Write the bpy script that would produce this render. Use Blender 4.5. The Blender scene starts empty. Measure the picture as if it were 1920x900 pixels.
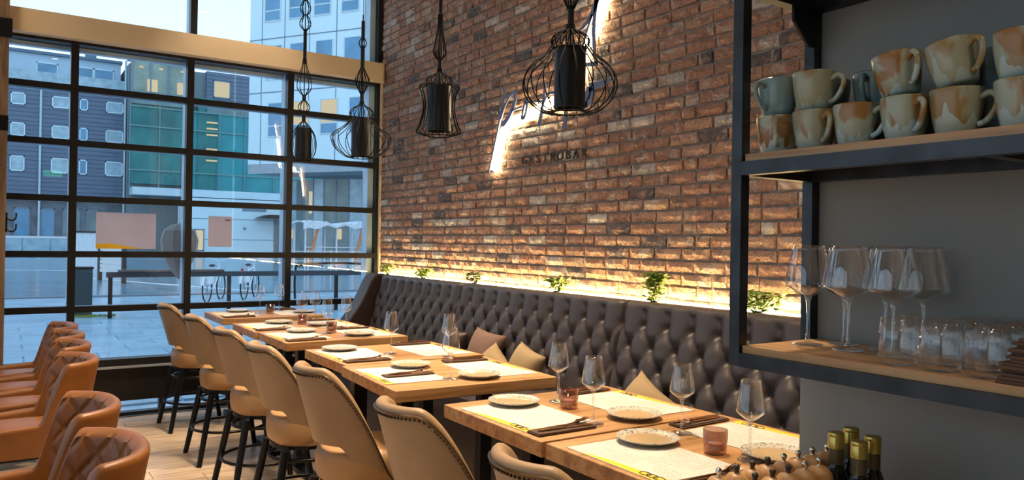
import bpy, bmesh, math, random
from mathutils import Vector, Matrix
random.seed(7)
S = bpy.context.scene
COL = S.collection
PI = math.pi

# ---------------------------------------------------------------- camera
F, YAW, PIT, ROL = 1427.2, 0.585934, 0.0041106, 0.0161244
EYE = Vector((0, 0, 1.42))
fw = Vector((math.sin(YAW)*math.cos(PIT), math.cos(YAW)*math.cos(PIT), math.sin(PIT)))
rt = Vector((math.cos(YAW), -math.sin(YAW), 0)); up = rt.cross(fw)
r2 = rt*math.cos(ROL)+up*math.sin(ROL); u2 = up*math.cos(ROL)-rt*math.sin(ROL)
cd = bpy.data.cameras.new('camera'); cam = bpy.data.objects.new('camera', cd); COL.objects.link(cam)
cd.sensor_width = 36; cd.lens = F/1920*36; cd.clip_start = .02; cd.clip_end = 400
M = Matrix((r2, u2, -fw)).transposed().to_4x4(); M.translation = EYE
cam.matrix_world = M; S.camera = cam

# ---------------------------------------------------------------- view, world
vs = S.view_settings
vs.view_transform = 'Standard'; vs.look = 'None'; vs.gamma = 1; vs.use_curve_mapping = False
vs.exposure = 0.0
S.cycles.transparent_max_bounces = 48
w = bpy.data.worlds.new('world'); S.world = w; w.use_nodes = True
nt = w.node_tree; nt.nodes.clear()
o = nt.nodes.new('ShaderNodeOutputWorld'); bg = nt.nodes.new('ShaderNodeBackground')
tc = nt.nodes.new('ShaderNodeTexCoord'); sx = nt.nodes.new('ShaderNodeSeparateXYZ'); cr = nt.nodes.new('ShaderNodeValToRGB')
nt.links.new(tc.outputs['Generated'], sx.inputs[0]); nt.links.new(sx.outputs[2], cr.inputs[0])
cr.color_ramp.elements[0].position = 0.0; cr.color_ramp.elements[0].color = (.74, .86, .95, 1)
cr.color_ramp.elements[1].position = 0.55; cr.color_ramp.elements[1].color = (.36, .60, .90, 1)
nt.links.new(cr.outputs[0], bg.inputs[0]); bg.inputs[1].default_value = 1.75
nt.links.new(bg.outputs[0], o.inputs[0])
WARM = (1, .77, .53)

# ---------------------------------------------------------------- materials
class NT:
    def __init__(s, name):
        s.m = bpy.data.materials.new(name); s.m.use_nodes = True
        s.t = s.m.node_tree; s.b = s.t.nodes['Principled BSDF']; s.o = s.t.nodes['Material Output']
    def n(s, kind, **kw):
        n = s.t.nodes.new('ShaderNode'+kind)
        for k, v in kw.items():
            if k in n.inputs: n.inputs[k].default_value = v
            else: setattr(n, k, v)
        return n
    def l(s, a, b): s.t.links.new(a, b)
    def coord(s, scale=(1, 1, 1), kind='Object', rnd=False):
        tc = s.n('TexCoord'); mp = s.n('Mapping'); mp.inputs['Scale'].default_value = scale
        s.l(tc.outputs[kind], mp.inputs[0])
        if rnd:
            oi = s.n('ObjectInfo'); mu = s.n('Math', operation='MULTIPLY'); mu.inputs[1].default_value = 37.0
            s.l(oi.outputs['Random'], mu.inputs[0])
            cb = s.n('CombineXYZ')
            for i in range(3): s.l(mu.outputs[0], cb.inputs[i])
            s.l(cb.outputs[0], mp.inputs['Location'])
        return mp.outputs[0]
    def ramp(s, fac, stops, interp='LINEAR'):
        r = s.n('ValToRGB'); e = r.color_ramp.elements; r.color_ramp.interpolation = interp
        while len(e) < len(stops): e.new(.5)
        for el, (p, c) in zip(e, stops): el.position = p; el.color = (*c, 1)
        s.l(fac, r.inputs[0]); return r.outputs[0]
    def mix(s, fac, a, b, mode='MIX'):
        m = s.n('Mix', data_type='RGBA', blend_type=mode)
        for sock, v in ((m.inputs[0], fac), (m.inputs[6], a), (m.inputs[7], b)):
            if hasattr(v, 'links'): s.l(v, sock)
            elif isinstance(v, (int, float)): sock.default_value = v
            else: sock.default_value = (*v, 1)
        return m.outputs[2]
    def math(s, op, a, b=0.0, clamp=False):
        m = s.n('Math', operation=op, use_clamp=clamp)
        for i, v in enumerate((a, b)):
            if hasattr(v, 'links'): s.l(v, m.inputs[i])
            else: m.inputs[i].default_value = v
        return m.outputs[0]
    def noise(s, vec, scale, detail=3, rough=.5, dist=0):
        n = s.n('TexNoise', Scale=scale, Detail=detail, Roughness=rough, Distortion=dist); s.l(vec, n.inputs['Vector']); return n.outputs[0]
    def bump(s, h, strength=.3, dist=.01):
        b = s.n('Bump'); b.inputs['Strength'].default_value = strength; b.inputs['Distance'].default_value = dist
        s.l(h, b.inputs['Height']); s.l(b.outputs[0], s.b.inputs['Normal'])
    def col(s, c):
        if hasattr(c, 'links'): s.l(c, s.b.inputs['Base Color'])
        else: s.b.inputs['Base Color'].default_value = (*c, 1)
    def rough(s, r):
        if hasattr(r, 'links'): s.l(r, s.b.inputs['Roughness'])
        else: s.b.inputs['Roughness'].default_value = r

def plain(name, c, r=.5, metal=0, vary=.12, scale=9, bump=0, bscale=60, coat=0):
    t = NT(name); v = t.coord(rnd=True)
    n = t.noise(v, scale, 4)
    d = tuple(max(0, x*(1-vary)) for x in c); e = tuple(min(1, x*(1+vary)) for x in c)
    t.col(t.ramp(n, [(.3, d), (.7, e)])); t.rough(r); t.b.inputs['Metallic'].default_value = metal
    if coat: t.b.inputs['Coat Weight'].default_value = coat
    if bump: t.bump(t.noise(v, bscale, 3), bump, .004)
    return t.m

def emit(name, c, s):
    t = NT(name); e = t.n('Emission'); e.inputs[0].default_value = (*c, 1); e.inputs[1].default_value = s
    t.l(e.outputs[0], t.o.inputs[0]); return t.m

def wood(name, a, b, c, scale=(1.2, 18, 18), r=.42, rnd=True):
    t = NT(name); v = t.coord(scale, rnd=rnd)
    n = t.noise(v, 1.6, 6, .6, .6); n2 = t.noise(v, 6, 3, .6)
    base = t.ramp(n, [(.36, a), (.5, b), (.62, c)])
    t.col(t.mix(t.math('MULTIPLY', n2, .35), base, tuple(x*.6 for x in a)))
    t.rough(r); t.bump(n2, .12, .003); return t.m

def clear(name, tint=(1, 1, 1), ior=1.5, gloss=(1, 1, 1), rough=0.0, boost=1.0, power=5.0):
    t = NT(name); tr = t.n('BsdfTransparent'); tr.inputs[0].default_value = (*tint, 1)
    g = t.n('BsdfGlossy'); g.inputs['Roughness'].default_value = rough; g.inputs['Color'].default_value = (*gloss, 1)
    f0 = ((ior-1)/(ior+1))**2*boost; lw = t.n('LayerWeight'); lw.inputs[0].default_value = .5
    sch = t.math('ADD', t.math('MULTIPLY', t.math('POWER', lw.outputs['Facing'], power), 1-f0), f0, True)
    mx = t.n('MixShader'); t.l(sch, mx.inputs[0])
    t.l(tr.outputs[0], mx.inputs[1]); t.l(g.outputs[0], mx.inputs[2]); t.l(mx.outputs[0], t.o.inputs[0]); return t.m

def brick_mat(name, attr):
    t = NT(name); v = t.coord((1, 1, 1), rnd=not attr)
    if attr:
        a = t.n('Attribute', attribute_name='rnd'); rv = a.outputs['Fac']
    else:
        rv = t.n('ObjectInfo').outputs['Random']
    base = t.ramp(rv, [(0, (.53, .28, .185)), (.15, (.62, .36, .235)), (.28, (.48, .27, .19)), (.40, (.66, .41, .28)), (.53, (.55, .30, .21)), (.65, (.53, .34, .265)),
                       (.74, (.14, .135, .14)), (.835, (.56, .35, .24)), (.87, (.74, .69, .62)), (.955, (.45, .26, .19))], 'CONSTANT')
    n = t.noise(v, 13, 5, .6, .4); n2 = t.noise(v, 38, 4, .65, 1.2)
    c = t.mix(t.ramp(n, [(.56, (0, 0, 0)), (.66, (.7, .7, .7))]), base, (.15, .13, .125))
    n4 = t.noise(v, 7, 4, .6, .6); c = t.mix(t.ramp(n4, [(.54, (0, 0, 0)), (.61, (.75, .75, .75))]), c, (.53, .29, .19))
    n3 = t.noise(v, 9, 4, .6, .8)
    c = t.mix(t.ramp(n3, [(.545, (0, 0, 0)), (.64, (.75, .75, .75))]), c, (.70, .61, .52))
    c = t.mix(t.math('MULTIPLY', n2, .5), c, (.24, .12, .08))
    t.col(c); t.rough(.85); t.bump(t.math('ADD', n2, t.math('MULTIPLY', t.noise(v, 20, 3, .6, 1.5), 1.6)), 1.0, .022); return t.m

MT = {}
def mk():
    MT['brick'] = brick_mat('brick_clay', False); MT['brick_a'] = brick_mat('brick_clay_joined', True)
    MT['mortar'] = plain('mortar', (.27, .235, .20), .95, vary=.25, scale=30, bump=.6, bscale=120)
    MT['oak'] = wood('oak_top', (.30, .145, .05), (.47, .25, .10), (.56, .32, .145))
    MT['oak_y'] = wood('oak_shelf', (.30, .16, .065), (.44, .26, .12), (.50, .31, .15), (18, 1.2, 18))
    MT['plank'] = wood('floor_oak', (.46, .33, .21), (.62, .46, .31), (.70, .55, .39), (1.3, 14, 14), .33)
    MT['black'] = plain('black_metal', (.012, .012, .014), .38, .6, .2)
    MT['frame'] = plain('window_frame_black', (.012, .012, .014), .42, .3, .2)
    MT['steel'] = plain('dark_blue_steel', (.038, .043, .049), .38, .7, .3, 14)
    MT['tan'] = plain('tan_leather', (.32, .205, .108), .48, vary=.08, bump=.12, bscale=220)
    MT['tan_in'] = plain('tan_leather_seat', (.40, .23, .10), .45, vary=.08, bump=.12, bscale=220)
    MT['nail'] = plain('bronze_nails', (.10, .065, .035), .35, .8)
    MT['cognac'] = plain('cognac_leather', (.20, .070, .013), .40, vary=.14, bump=.15, bscale=180)
    MT['brown'] = plain('dark_brown_leather', (.048, .037, .036), .42, vary=.1, bump=.1, bscale=200)
    MT['browninner'] = plain('dark_brown_leather_plain', (.050, .030, .024), .45, vary=.1, bump=.1, bscale=200)
    MT['wall'] = plain('grey_paint', (.235, .245, .235), .8, vary=.06, scale=3, bump=.05)
    MT['plaster'] = plain('warm_plaster', (.46, .42, .37), .9, vary=.05, scale=2)
    MT['ceil'] = plain('ceiling_paint', (.40, .36, .31), .9, vary=.05, scale=2)
    MT['cream'] = plain('cream_beam_paint', (.66, .53, .36), .6, vary=.04, scale=2)
    MT['pane'] = clear('window_glass', (.97, .985, .985))
    MT['glass'] = clear('drinking_glass', (.985, .988, .99), 1.5, boost=1.2, power=3.0)
    MT['stemglass'] = clear('solid_stem_glass', (.96, .97, .97), 1.5, boost=3.0, power=1.6)
    MT['candle'] = clear('smoky_pink_glass', (.74, .61, .55), 1.5, boost=1.4, power=3.5)
    MT['wax'] = plain('wax', (.35, .2, .16), .6)
    MT['copper'] = plain('copper_cutlery', (.62, .34, .19), .22, 1, .08)
    MT['steelc'] = plain('steel_cutlery', (.5, .5, .5), .2, 1, .08)
    MT['napkin'] = plain('brown_napkin', (.085, .045, .026), .8, vary=.15, bump=.2)
    MT['cushion_t'] = plain('tan_cushion', (.33, .235, .125), .9, vary=.08, bump=.25, bscale=300)
    MT['cushion_b'] = plain('brown_cushion', (.19, .115, .085), .9, vary=.08, bump=.25, bscale=300)
    MT['led'] = emit('led_strip_light', (1, .70, .31), 75)
    MT['sign_led'] = emit('sign_led_light', (1, .78, .45), 42)
    MT['signblue'] = plain('blue_grey_metal', (.14, .16, .24), .45, .4)
    MT['dark'] = plain('dark_letter', (.03, .025, .02), .5)
    MT['leaf'] = plain('leaf_green', (.16, .27, .035), .5, vary=.35, scale=22)
    MT['leafd'] = plain('leaf_dark', (.07, .12, .04), .5, vary=.35, scale=22)
    MT['pot'] = plain('dark_pot', (.03, .025, .02), .6)
    MT['chrome'] = plain('chrome', (.75, .75, .75), .12, 1, .02)
    MT['gold'] = plain('gold_cap', (.48, .36, .09), .28, .85, .1)
    MT['bottle'] = plain('dark_bottle_glass', (.010, .010, .007), .08, 0, .1)
    MT['blab'] = plain('bottle_neck_foil', (.10, .085, .04), .4, .5, .2)
    MT['white'] = plain('white_paint', (.75, .75, .75), .6, vary=.04)
    MT['millwood'] = wood('mill_wood', (.33, .17, .065), (.44, .245, .105), (.50, .29, .13), (14, 14, 3))
    t = NT('peach_paper'); n = t.noise(t.coord((2, 2, 2)), 2, 2); c_ = t.ramp(n, [(.3, (.78, .66, .65)), (.7, (.84, .72, .70))])
    df = t.n('BsdfDiffuse'); tl = t.n('BsdfTranslucent'); t.l(c_, df.inputs[0]); t.l(c_, tl.inputs[0]); mx = t.n('MixShader'); mx.inputs[0].default_value = .68
    t.l(df.outputs[0], mx.inputs[1]); t.l(tl.outputs[0], mx.inputs[2]); t.l(mx.outputs[0], t.o.inputs[0]); MT['peach'] = t.m
    MT['yellow'] = plain('yellow_print', (.85, .52, .03), .7, vary=.05)
    MT['greyp'] = plain('grey_fabric', (.30, .29, .28), .8)
    MT['orange'] = plain('orange_pole', (.72, .24, .08), .5)
    MT['cloth'] = plain('white_tarp', (.70, .76, .80), .7)
    # pale oak column
    MT['column'] = wood('column_wood', (.16, .09, .05), (.24, .15, .085), (.30, .19, .11), (10, 10, 1.5))
    # placemat paper with rows of small print
    t = NT('printed_paper'); v = t.coord((1, 1, 1))
    sp = t.n('SeparateXYZ'); t.l(v, sp.inputs[0])
    row = t.math('FRACT', t.math('MULTIPLY', sp.outputs[1], 62)); rowm = t.math('LESS_THAN', row, .42)
    wn = t.noise(t.coord((260, 62, 1)), 1.0, 1); blk = t.noise(t.coord((14, 9, 1)), 1.0, 1)
    ink = t.math('MULTIPLY', t.math('MULTIPLY', rowm, t.math('GREATER_THAN', wn, .47)), t.math('GREATER_THAN', blk, .46))
    t.col(t.mix(t.math('MULTIPLY', ink, .42), (.60, .57, .51), (.20, .18, .16))); t.rough(.8); MT['paper'] = t.m
    # speckled plate
    t = NT('speckled_plate'); v = t.coord((1, 1, 1), rnd=False)
    sp = t.n('SeparateXYZ'); t.l(v, sp.inputs[0])
    rad = t.math('SQRT', t.math('ADD', t.math('POWER', sp.outputs[0], 2), t.math('POWER', sp.outputs[1], 2)))
    vo = t.n('TexVoronoi', Scale=230); t.l(v, vo.inputs['Vector'])
    spk = t.ramp(vo.outputs['Color'], [(.0, (.56, .52, .44)), (.60, (.16, .19, .19)), (.72, (.50, .45, .36))], 'CONSTANT')
    rim = t.ramp(t.math('MULTIPLY', rad, 10), [(.62, (0, 0, 0)), (.72, (1, 1, 1))])
    t.col(t.mix(rim, (.46, .33, .19), spk)); t.rough(.18); MT['plate'] = t.m
    # mugs: three glazes
    for k, (a, b, c) in enumerate([((.29, .33, .26), (.25, .13, .038), (.36, .48, .47)), ((.28, .29, .205), (.25, .165, .065), (.33, .41, .36)), ((.15, .235, .25), (.20, .25, .21), (.17, .29, .34))]):
        t = NT('mug_glaze_%d' % k); v = t.coord((1, 1, 1), rnd=True)
        n = t.noise(t.coord((16, 16, 9), rnd=True), 1.0, 3, .5, .8); n2 = t.noise(t.coord((42, 42, 6), rnd=True), 1.0, 2)
        cc = t.mix(t.ramp(n, [(.50, (0, 0, 0)), (.58, (1, 1, 1))]), a, b)
        sp = t.n('SeparateXYZ'); t.l(t.coord(), sp.inputs[0]); low = t.math('ADD', n2, t.math('MULTIPLY', t.math('SUBTRACT', .034, sp.outputs[2]), 7.0))
        cc = t.mix(t.ramp(low, [(.56, (0, 0, 0)), (.585, (1, 1, 1))]), cc, c)
        t.col(cc); t.rough(.28); t.bump(n, .1, .004); MT['mug%d' % k] = t.m
    # dark cladding, teal net, concrete, wet ground
    t = NT('horizontal_cladding'); v = t.coord(); sp = t.n('SeparateXYZ'); t.l(v, sp.inputs[0])
    fr = t.math('FRACT', t.math('MULTIPLY', sp.outputs[2], 2.6)); n = t.noise(t.coord((.3, .3, 2.6)), 1.5, 2)
    t.col(t.mix(t.math('LESS_THAN', fr, .16), t.ramp(n, [(.3, (.115, .16, .23)), (.7, (.155, .205, .285))]), (.06, .085, .13))); t.rough(.7); MT['clad'] = t.m
    t = NT('scaffold_net'); n = t.noise(t.coord((.5, .5, .3)), 1.2, 4)
    t.col(t.ramp(n, [(.3, (.03, .15, .155)), (.6, (.05, .235, .225)), (.8, (.09, .32, .31))])); t.rough(.8); MT['net'] = t.m
    t = NT('scaffold_net_bright'); n = t.noise(t.coord((.5, .5, .3)), 1.2, 4)
    t.col(t.ramp(n, [(.3, (.03, .25, .28)), (.7, (.05, .33, .36))])); t.rough(.7); MT['net2'] = t.m
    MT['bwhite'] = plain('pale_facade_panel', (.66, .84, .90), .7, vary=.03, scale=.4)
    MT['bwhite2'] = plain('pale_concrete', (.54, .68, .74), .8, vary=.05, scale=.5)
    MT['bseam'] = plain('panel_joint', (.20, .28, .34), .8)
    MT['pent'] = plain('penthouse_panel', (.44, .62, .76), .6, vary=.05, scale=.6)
    MT['wpane'] = plain('window_pane_blue', (.12, .31, .48), .12, vary=.15, scale=1)
    MT['wpane2'] = plain('window_pane_grey', (.34, .50, .58), .15, vary=.2, scale=2)
    MT['lit'] = emit('lit_room', (1, .80, .50), .75)
    MT['lit2'] = emit('lit_room_dim', (.95, .84, .58), .72)
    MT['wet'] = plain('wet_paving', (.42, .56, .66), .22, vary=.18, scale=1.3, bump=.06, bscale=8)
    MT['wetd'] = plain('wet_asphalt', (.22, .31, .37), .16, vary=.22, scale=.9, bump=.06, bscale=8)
    MT['frame_out'] = plain('outer_aluminium_skylit', (.46, .62, .76), .4, 0, .1)  # pale blue base colour stands in for sky light on the outer frame
    MT['sill'] = plain('sill_aluminium', (.42, .48, .54), .3, .4, .1)
    MT['wire'] = plain('black_wire', (.006, .006, .006), .8, 0, .2); MT['wire'].node_tree.nodes['Principled BSDF'].inputs['Specular IOR Level'].default_value = .12
    MT['kerb'] = plain('kerb_stone', (.16, .20, .23), .5)
    MT['line'] = plain('road_paint', (.62, .70, .75), .5)
    MT['tealglass'] = plain('tinted_pavilion_glass', (.16, .24, .25), .12, vary=.3, scale=.7)
    MT['grass'] = plain('grass', (.20, .26, .04), .9, vary=.4, scale=20)
mk()

# ---------------------------------------------------------------- mesh helpers
class MB:
    def __init__(s): s.v = []; s.f = []
    def box(s, x0, x1, y0, y1, z0, z1, rot=None, c=None):
        i = len(s.v)
        p = [Vector((x, y, z)) for z in (z0, z1) for y in (y0, y1) for x in (x0, x1)]
        if rot is not None:
            c = Vector(c) if c is not None else Vector(((x0+x1)/2, (y0+y1)/2, (z0+z1)/2)); p = [rot@(q-c)+c for q in p]
        s.v += p
        s.f += [tuple(i+k for k in q) for q in ((0, 2, 3, 1), (4, 5, 7, 6), (0, 1, 5, 4), (2, 6, 7, 3), (0, 4, 6, 2), (1, 3, 7, 5))]
        return s
    def tube(s, pts, r, n=8, cap=True, closed=False):
        pts = [Vector(p) for p in pts]; m = len(pts); i0 = len(s.v)
        rs = r if isinstance(r, (list, tuple)) else [r]*m
        prev = None
        for k, p in enumerate(pts):
            a = pts[(k-1) % m] if (k or closed) else p; b = pts[(k+1) % m] if (k < m-1 or closed) else p
            t = (b-a); t = t.normalized() if t.length > 1e-9 else Vector((0, 0, 1))
            if prev is None:
                q = Vector((0, 0, 1)) if abs(t.z) < .9 else Vector((1, 0, 0)); u = t.cross(q).normalized()
            else:
                u = prev-t*prev.dot(t); u = u.normalized() if u.length > 1e-6 else t.orthogonal().normalized()
            prev = u; w_ = t.cross(u)
            for j in range(n):
                an = 2*PI*j/n; s.v.append(p+(u*math.cos(an)+w_*math.sin(an))*rs[k])
        for k in range(m if closed else m-1):
            k2 = (k+1) % m
            for j in range(n): s.f.append((i0+k*n+j, i0+k*n+(j+1) % n, i0+k2*n+(j+1) % n, i0+k2*n+j))
        if cap and not closed:
            s.f.append(tuple(i0+j for j in range(n))[::-1]); s.f.append(tuple(i0+(m-1)*n+j for j in range(n)))
        return s
    def lathe(s, prof, n=24, c=(0, 0, 0), closed=False):
        i0 = len(s.v); c = Vector(c); m = len(prof)
        for r, z in prof:
            for j in range(n):
                a = 2*PI*j/n; s.v.append(c+Vector((r*math.cos(a), r*math.sin(a), z)))
        for k in range(m if closed else m-1):
            k2 = (k+1) % m
            for j in range(n): s.f.append((i0+k*n+j, i0+k*n+(j+1) % n, i0+k2*n+(j+1) % n, i0+k2*n+j))
        if not closed:
            if prof[0][0] > 1e-6: s.f.append(tuple(i0+j for j in range(n))[::-1])
            if prof[-1][0] > 1e-6: s.f.append(tuple(i0+(m-1)*n+j for j in range(n)))
        return s
    def cyl(s, a, b, r, n=16): return s.tube([a, b], r, n)
    def ball(s, c, rx, ry=None, rz=None, n=10, m=6):
        ry = ry or rx; rz = rz or rx; i0 = len(s.v); c = Vector(c)
        for k in range(m+1):
            p = PI*k/m
            for j in range(n):
                a = 2*PI*j/n; s.v.append(c+Vector((rx*math.sin(p)*math.cos(a), ry*math.sin(p)*math.sin(a), -rz*math.cos(p))))
        for k in range(m):
            for j in range(n): s.f.append((i0+k*n+j, i0+k*n+(j+1) % n, i0+(k+1)*n+(j+1) % n, i0+(k+1)*n+j))
        return s
    def grid(s, fn, nu, nv, flip=False):
        i0 = len(s.v)
        for a in range(nu+1):
            for b in range(nv+1): s.v.append(Vector(fn(a/nu, b/nv)))
        for a in range(nu):
            for b in range(nv):
                q = (i0+a*(nv+1)+b, i0+(a+1)*(nv+1)+b, i0+(a+1)*(nv+1)+b+1, i0+a*(nv+1)+b+1)
                s.f.append(q[::-1] if flip else q)
        return s
    def poly(s, pts, axis, t0, t1):
        # extrude a closed 2-D outline along an axis (0 x, 1 y, 2 z)
        i0 = len(s.v); n = len(pts)
        for t in (t0, t1):
            for a, b in pts:
                s.v.append(Vector({0: (t, a, b), 1: (a, t, b), 2: (a, b, t)}[axis]))
        s.f.append(tuple(range(i0, i0+n))[::-1]); s.f.append(tuple(range(i0+n, i0+2*n)))
        for j in range(n): s.f.append((i0+j, i0+(j+1) % n, i0+n+(j+1) % n, i0+n+j))
        return s
    def mesh(s, name, mat, smooth=False, bev=0):
        me = bpy.data.meshes.new(name); me.from_pydata([tuple(v) for v in s.v], [], s.f)
        bm = bmesh.new(); bm.from_mesh(me)
        bmesh.ops.remove_doubles(bm, verts=bm.verts, dist=1e-6)
        bmesh.ops.recalc_face_normals(bm, faces=bm.faces)
        if bev: bmesh.ops.bevel(bm, geom=list(bm.edges), offset=bev, segments=2, affect='EDGES', profile=.5, clamp_overlap=True)
        bm.to_mesh(me); bm.free()
        if smooth:
            for p in me.polygons: p.use_smooth = True
            if smooth != 'all':
                try: me.set_sharp_from_angle(angle=math.radians(50))
                except Exception: pass
        me.materials.append(MT[mat] if isinstance(mat, str) else mat)
        return me
    def build(s, name, mat, parent=None, smooth=False, bev=0, loc=None):
        return link(name, s.mesh(name, mat, smooth, bev), parent, loc)

def link(name, me, parent=None, loc=None, rz=0):
    ob = bpy.data.objects.new(name, me); COL.objects.link(ob)
    if parent: ob.parent = parent
    if loc is not None: ob.location = loc
    if rz: ob.rotation_euler.z = rz
    return ob
def tag(o, label=None, cat=None, group=None, kind=None):
    if label: o['label'] = label
    if cat: o['category'] = cat
    if group: o['group'] = group
    if kind: o['kind'] = kind
    return o
def thing(name, label, cat, loc=(0, 0, 0), rz=0, group=None):
    e = bpy.data.objects.new(name, None); COL.objects.link(e); e.location = loc; e.rotation_euler.z = rz; e.empty_display_size = .05
    return tag(e, label, cat, group)
def copy_tree(o, parent=None):
    c = o.copy(); COL.objects.link(c); c.parent = parent
    for ch in list(o.children): copy_tree(ch, c)
    return c
def place(proto, used, label, loc, rz=0, group=None):
    ob = proto if not used else copy_tree(proto)
    used.append(1); ob.location = loc; ob.rotation_euler = (0, 0, rz); ob['label'] = label
    if group: ob['group'] = group
    return ob
def structure(name, o): return tag(o, kind='structure')
def sstep(a, b, x):
    t = min(1, max(0, (x-a)/(b-a))); return t*t*(3-2*t)
ORD = ['first', 'second', 'third', 'fourth', 'fifth', 'sixth', 'seventh', 'eighth', 'ninth']

# ---------------------------------------------------------------- room shell
XB, YW, ZC, XG = 2.946, 6.75, 4.25, 1.745
XL, YB = -4.6, -3.6
fl = MB().box(XL, XB+.2, YB, YW+.05, -.12, -.012).build('floor', 'plank'); structure('floor', fl)
pm = []
for L in (.9, 1.3, 1.7):
    pm.append(MB().box(0, L-.003, 0, .1575, -.012, 0).mesh('plank', 'plank', bev=.0012))
y = .4; k = 0
while y < YW-.16:
    x = -1.6-random.random()*.8
    while x < XB-.3:
        L = random.choice((0, 1, 1, 2)); o = link('plank', pm[L], fl, (x, y, 0)); x += (.9, 1.3, 1.7)[L]
    y += .16; k += 1
structure('ceiling', MB().box(XL, XB+.2, YB, YW+.1, ZC, ZC+.15).build('ceiling', 'ceil'))
structure('wall_left', MB().box(XL-.15, XL, YB, -1.6, 0, ZC).box(XL-.15, XL, -1.6, YW+.1, 0, .5).box(XL-.15, XL, -1.6, YW+.1, 3.7, ZC).build('wall_left', 'plaster'))
structure('wall_back', MB().box(XL, XB+.2, YB-.15, YB, 0, ZC).build('wall_back', 'plaster'))
wp = MB().box(XG, XB-.03, YB, 1.247, 0, ZC).build('wall_partition', 'wall'); structure('w', wp)

# brick wall: every brick its own piece, proud of the mortar bed
wr = MB().box(XB+.012, XB+.2, 1.2, YW+.1, 0, ZC).build('wall_right', 'mortar'); structure('w', wr)
def brick_geo(L, H, seed):
    rnd = random.Random(seed); nu, nv = 5, 2
    vs, fs = [], []
    for b in range(nv+1):
        for a in range(nu+1):
            ed = a in (0, nu) or b in (0, nv)
            x = -rnd.uniform(.002, .010) if not ed else -rnd.uniform(-.006, .002)
            y = (a/nu-.5)*L+(0 if 0 < a < nu else (1 if a == 0 else -1)*rnd.uniform(0, .004)); z = (b/nv-.5)*H+(0 if 0 < b < nv else (1 if b == 0 else -1)*rnd.uniform(0, .005))
            vs.append((x, y, z))
    n = len(vs)
    for b in range(nv):
        for a in range(nu): i = b*(nu+1)+a; fs.append((i, i+nu+1, i+nu+2, i+1))
    vs += [(.016, -.5*L, -.5*H), (.016, .5*L, -.5*H), (.016, .5*L, .5*H), (.016, -.5*L, .5*H)]
    fs.append(tuple(list(range(nu+1))+[n+1, n])); fs.append(tuple([nv*(nu+1)+nu-j for j in range(nu+1)]+[n+3, n+2]))
    fs.append((0, n, n+3, 2*(nu+1), nu+1)); fs.append((nu, 2*nu+1, 3*nu+2, n+2, n+1))
    return vs, fs
BH, CH = .057, .0668
VAR = [(L, brick_geo(L, BH, 10+i)) for i, L in enumerate((.19, .19, .19, .19, .19, .19, .092, .092))]
bmesh_ = []
for L, (vs_, fs_) in VAR:
    me = bpy.data.meshes.new('brick'); me.from_pydata(vs_, [], fs_); me.materials.append(MT['brick']); bmesh_.append(me)
bricks = []
rb = random.Random(3); z = 1.075+CH/2; row = 0
while z < ZC-.03:
    y = 1.255-(.1 if row % 2 else 0)-rb.random()*.03
    while y < YW-.02:
        i = rb.choice((0, 1, 2, 3, 4, 5)) if rb.random() > .13 else rb.choice((6, 7))
        L = VAR[i][0]
        if y+L > YW-.01:
            i = 6; L = VAR[6][0]
            if y+L > YW: break
        if y > 1.2: bricks.append((y+L/2, z+rb.uniform(-.002, .002), i, rb.random(), rb.uniform(-.004, .003)))
        y += L+.0095
    z += CH; row += 1
def seen(b):
    p = Vector((XB, b[0], b[1]))-EYE; d = p.dot(fw); u = 960+F*p.dot(r2)/d; v = 450-F*p.dot(u2)/d
    return (v > -5 and b[0] > 2.09 and not 1368 < u < 1404 and b[1] > 1.1), VAR[b[2]][0]/d**2*p.x/d
vis = sorted([b for b in bricks if seen(b)[0]], key=lambda b: -seen(b)[1])[:300]
vset = set(id(b) for b in vis)
for b in vis: link('brick', bmesh_[b[2]], wr, (XB+b[4], b[0], b[1]))
vs_, fs_, at = [], [], []
for b in bricks:
    if id(b) in vset: continue
    i0 = len(vs_); V, Fc = VAR[b[2]][1]
    vs_ += [(XB+b[4]+x, b[0]+y, b[1]+z_) for x, y, z_ in V]; fs_ += [tuple(i0+q for q in f) for f in Fc]; at += [b[3]]*len(Fc)
me = bpy.data.meshes.new('brickwork'); me.from_pydata(vs_, [], fs_); me.materials.append(MT['brick_a'])
a = me.attributes.new('rnd', 'FLOAT', 'FACE'); a.data.foreach_set('value', at)
tag(link('brickwork', me, wr), kind='stuff')

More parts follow.
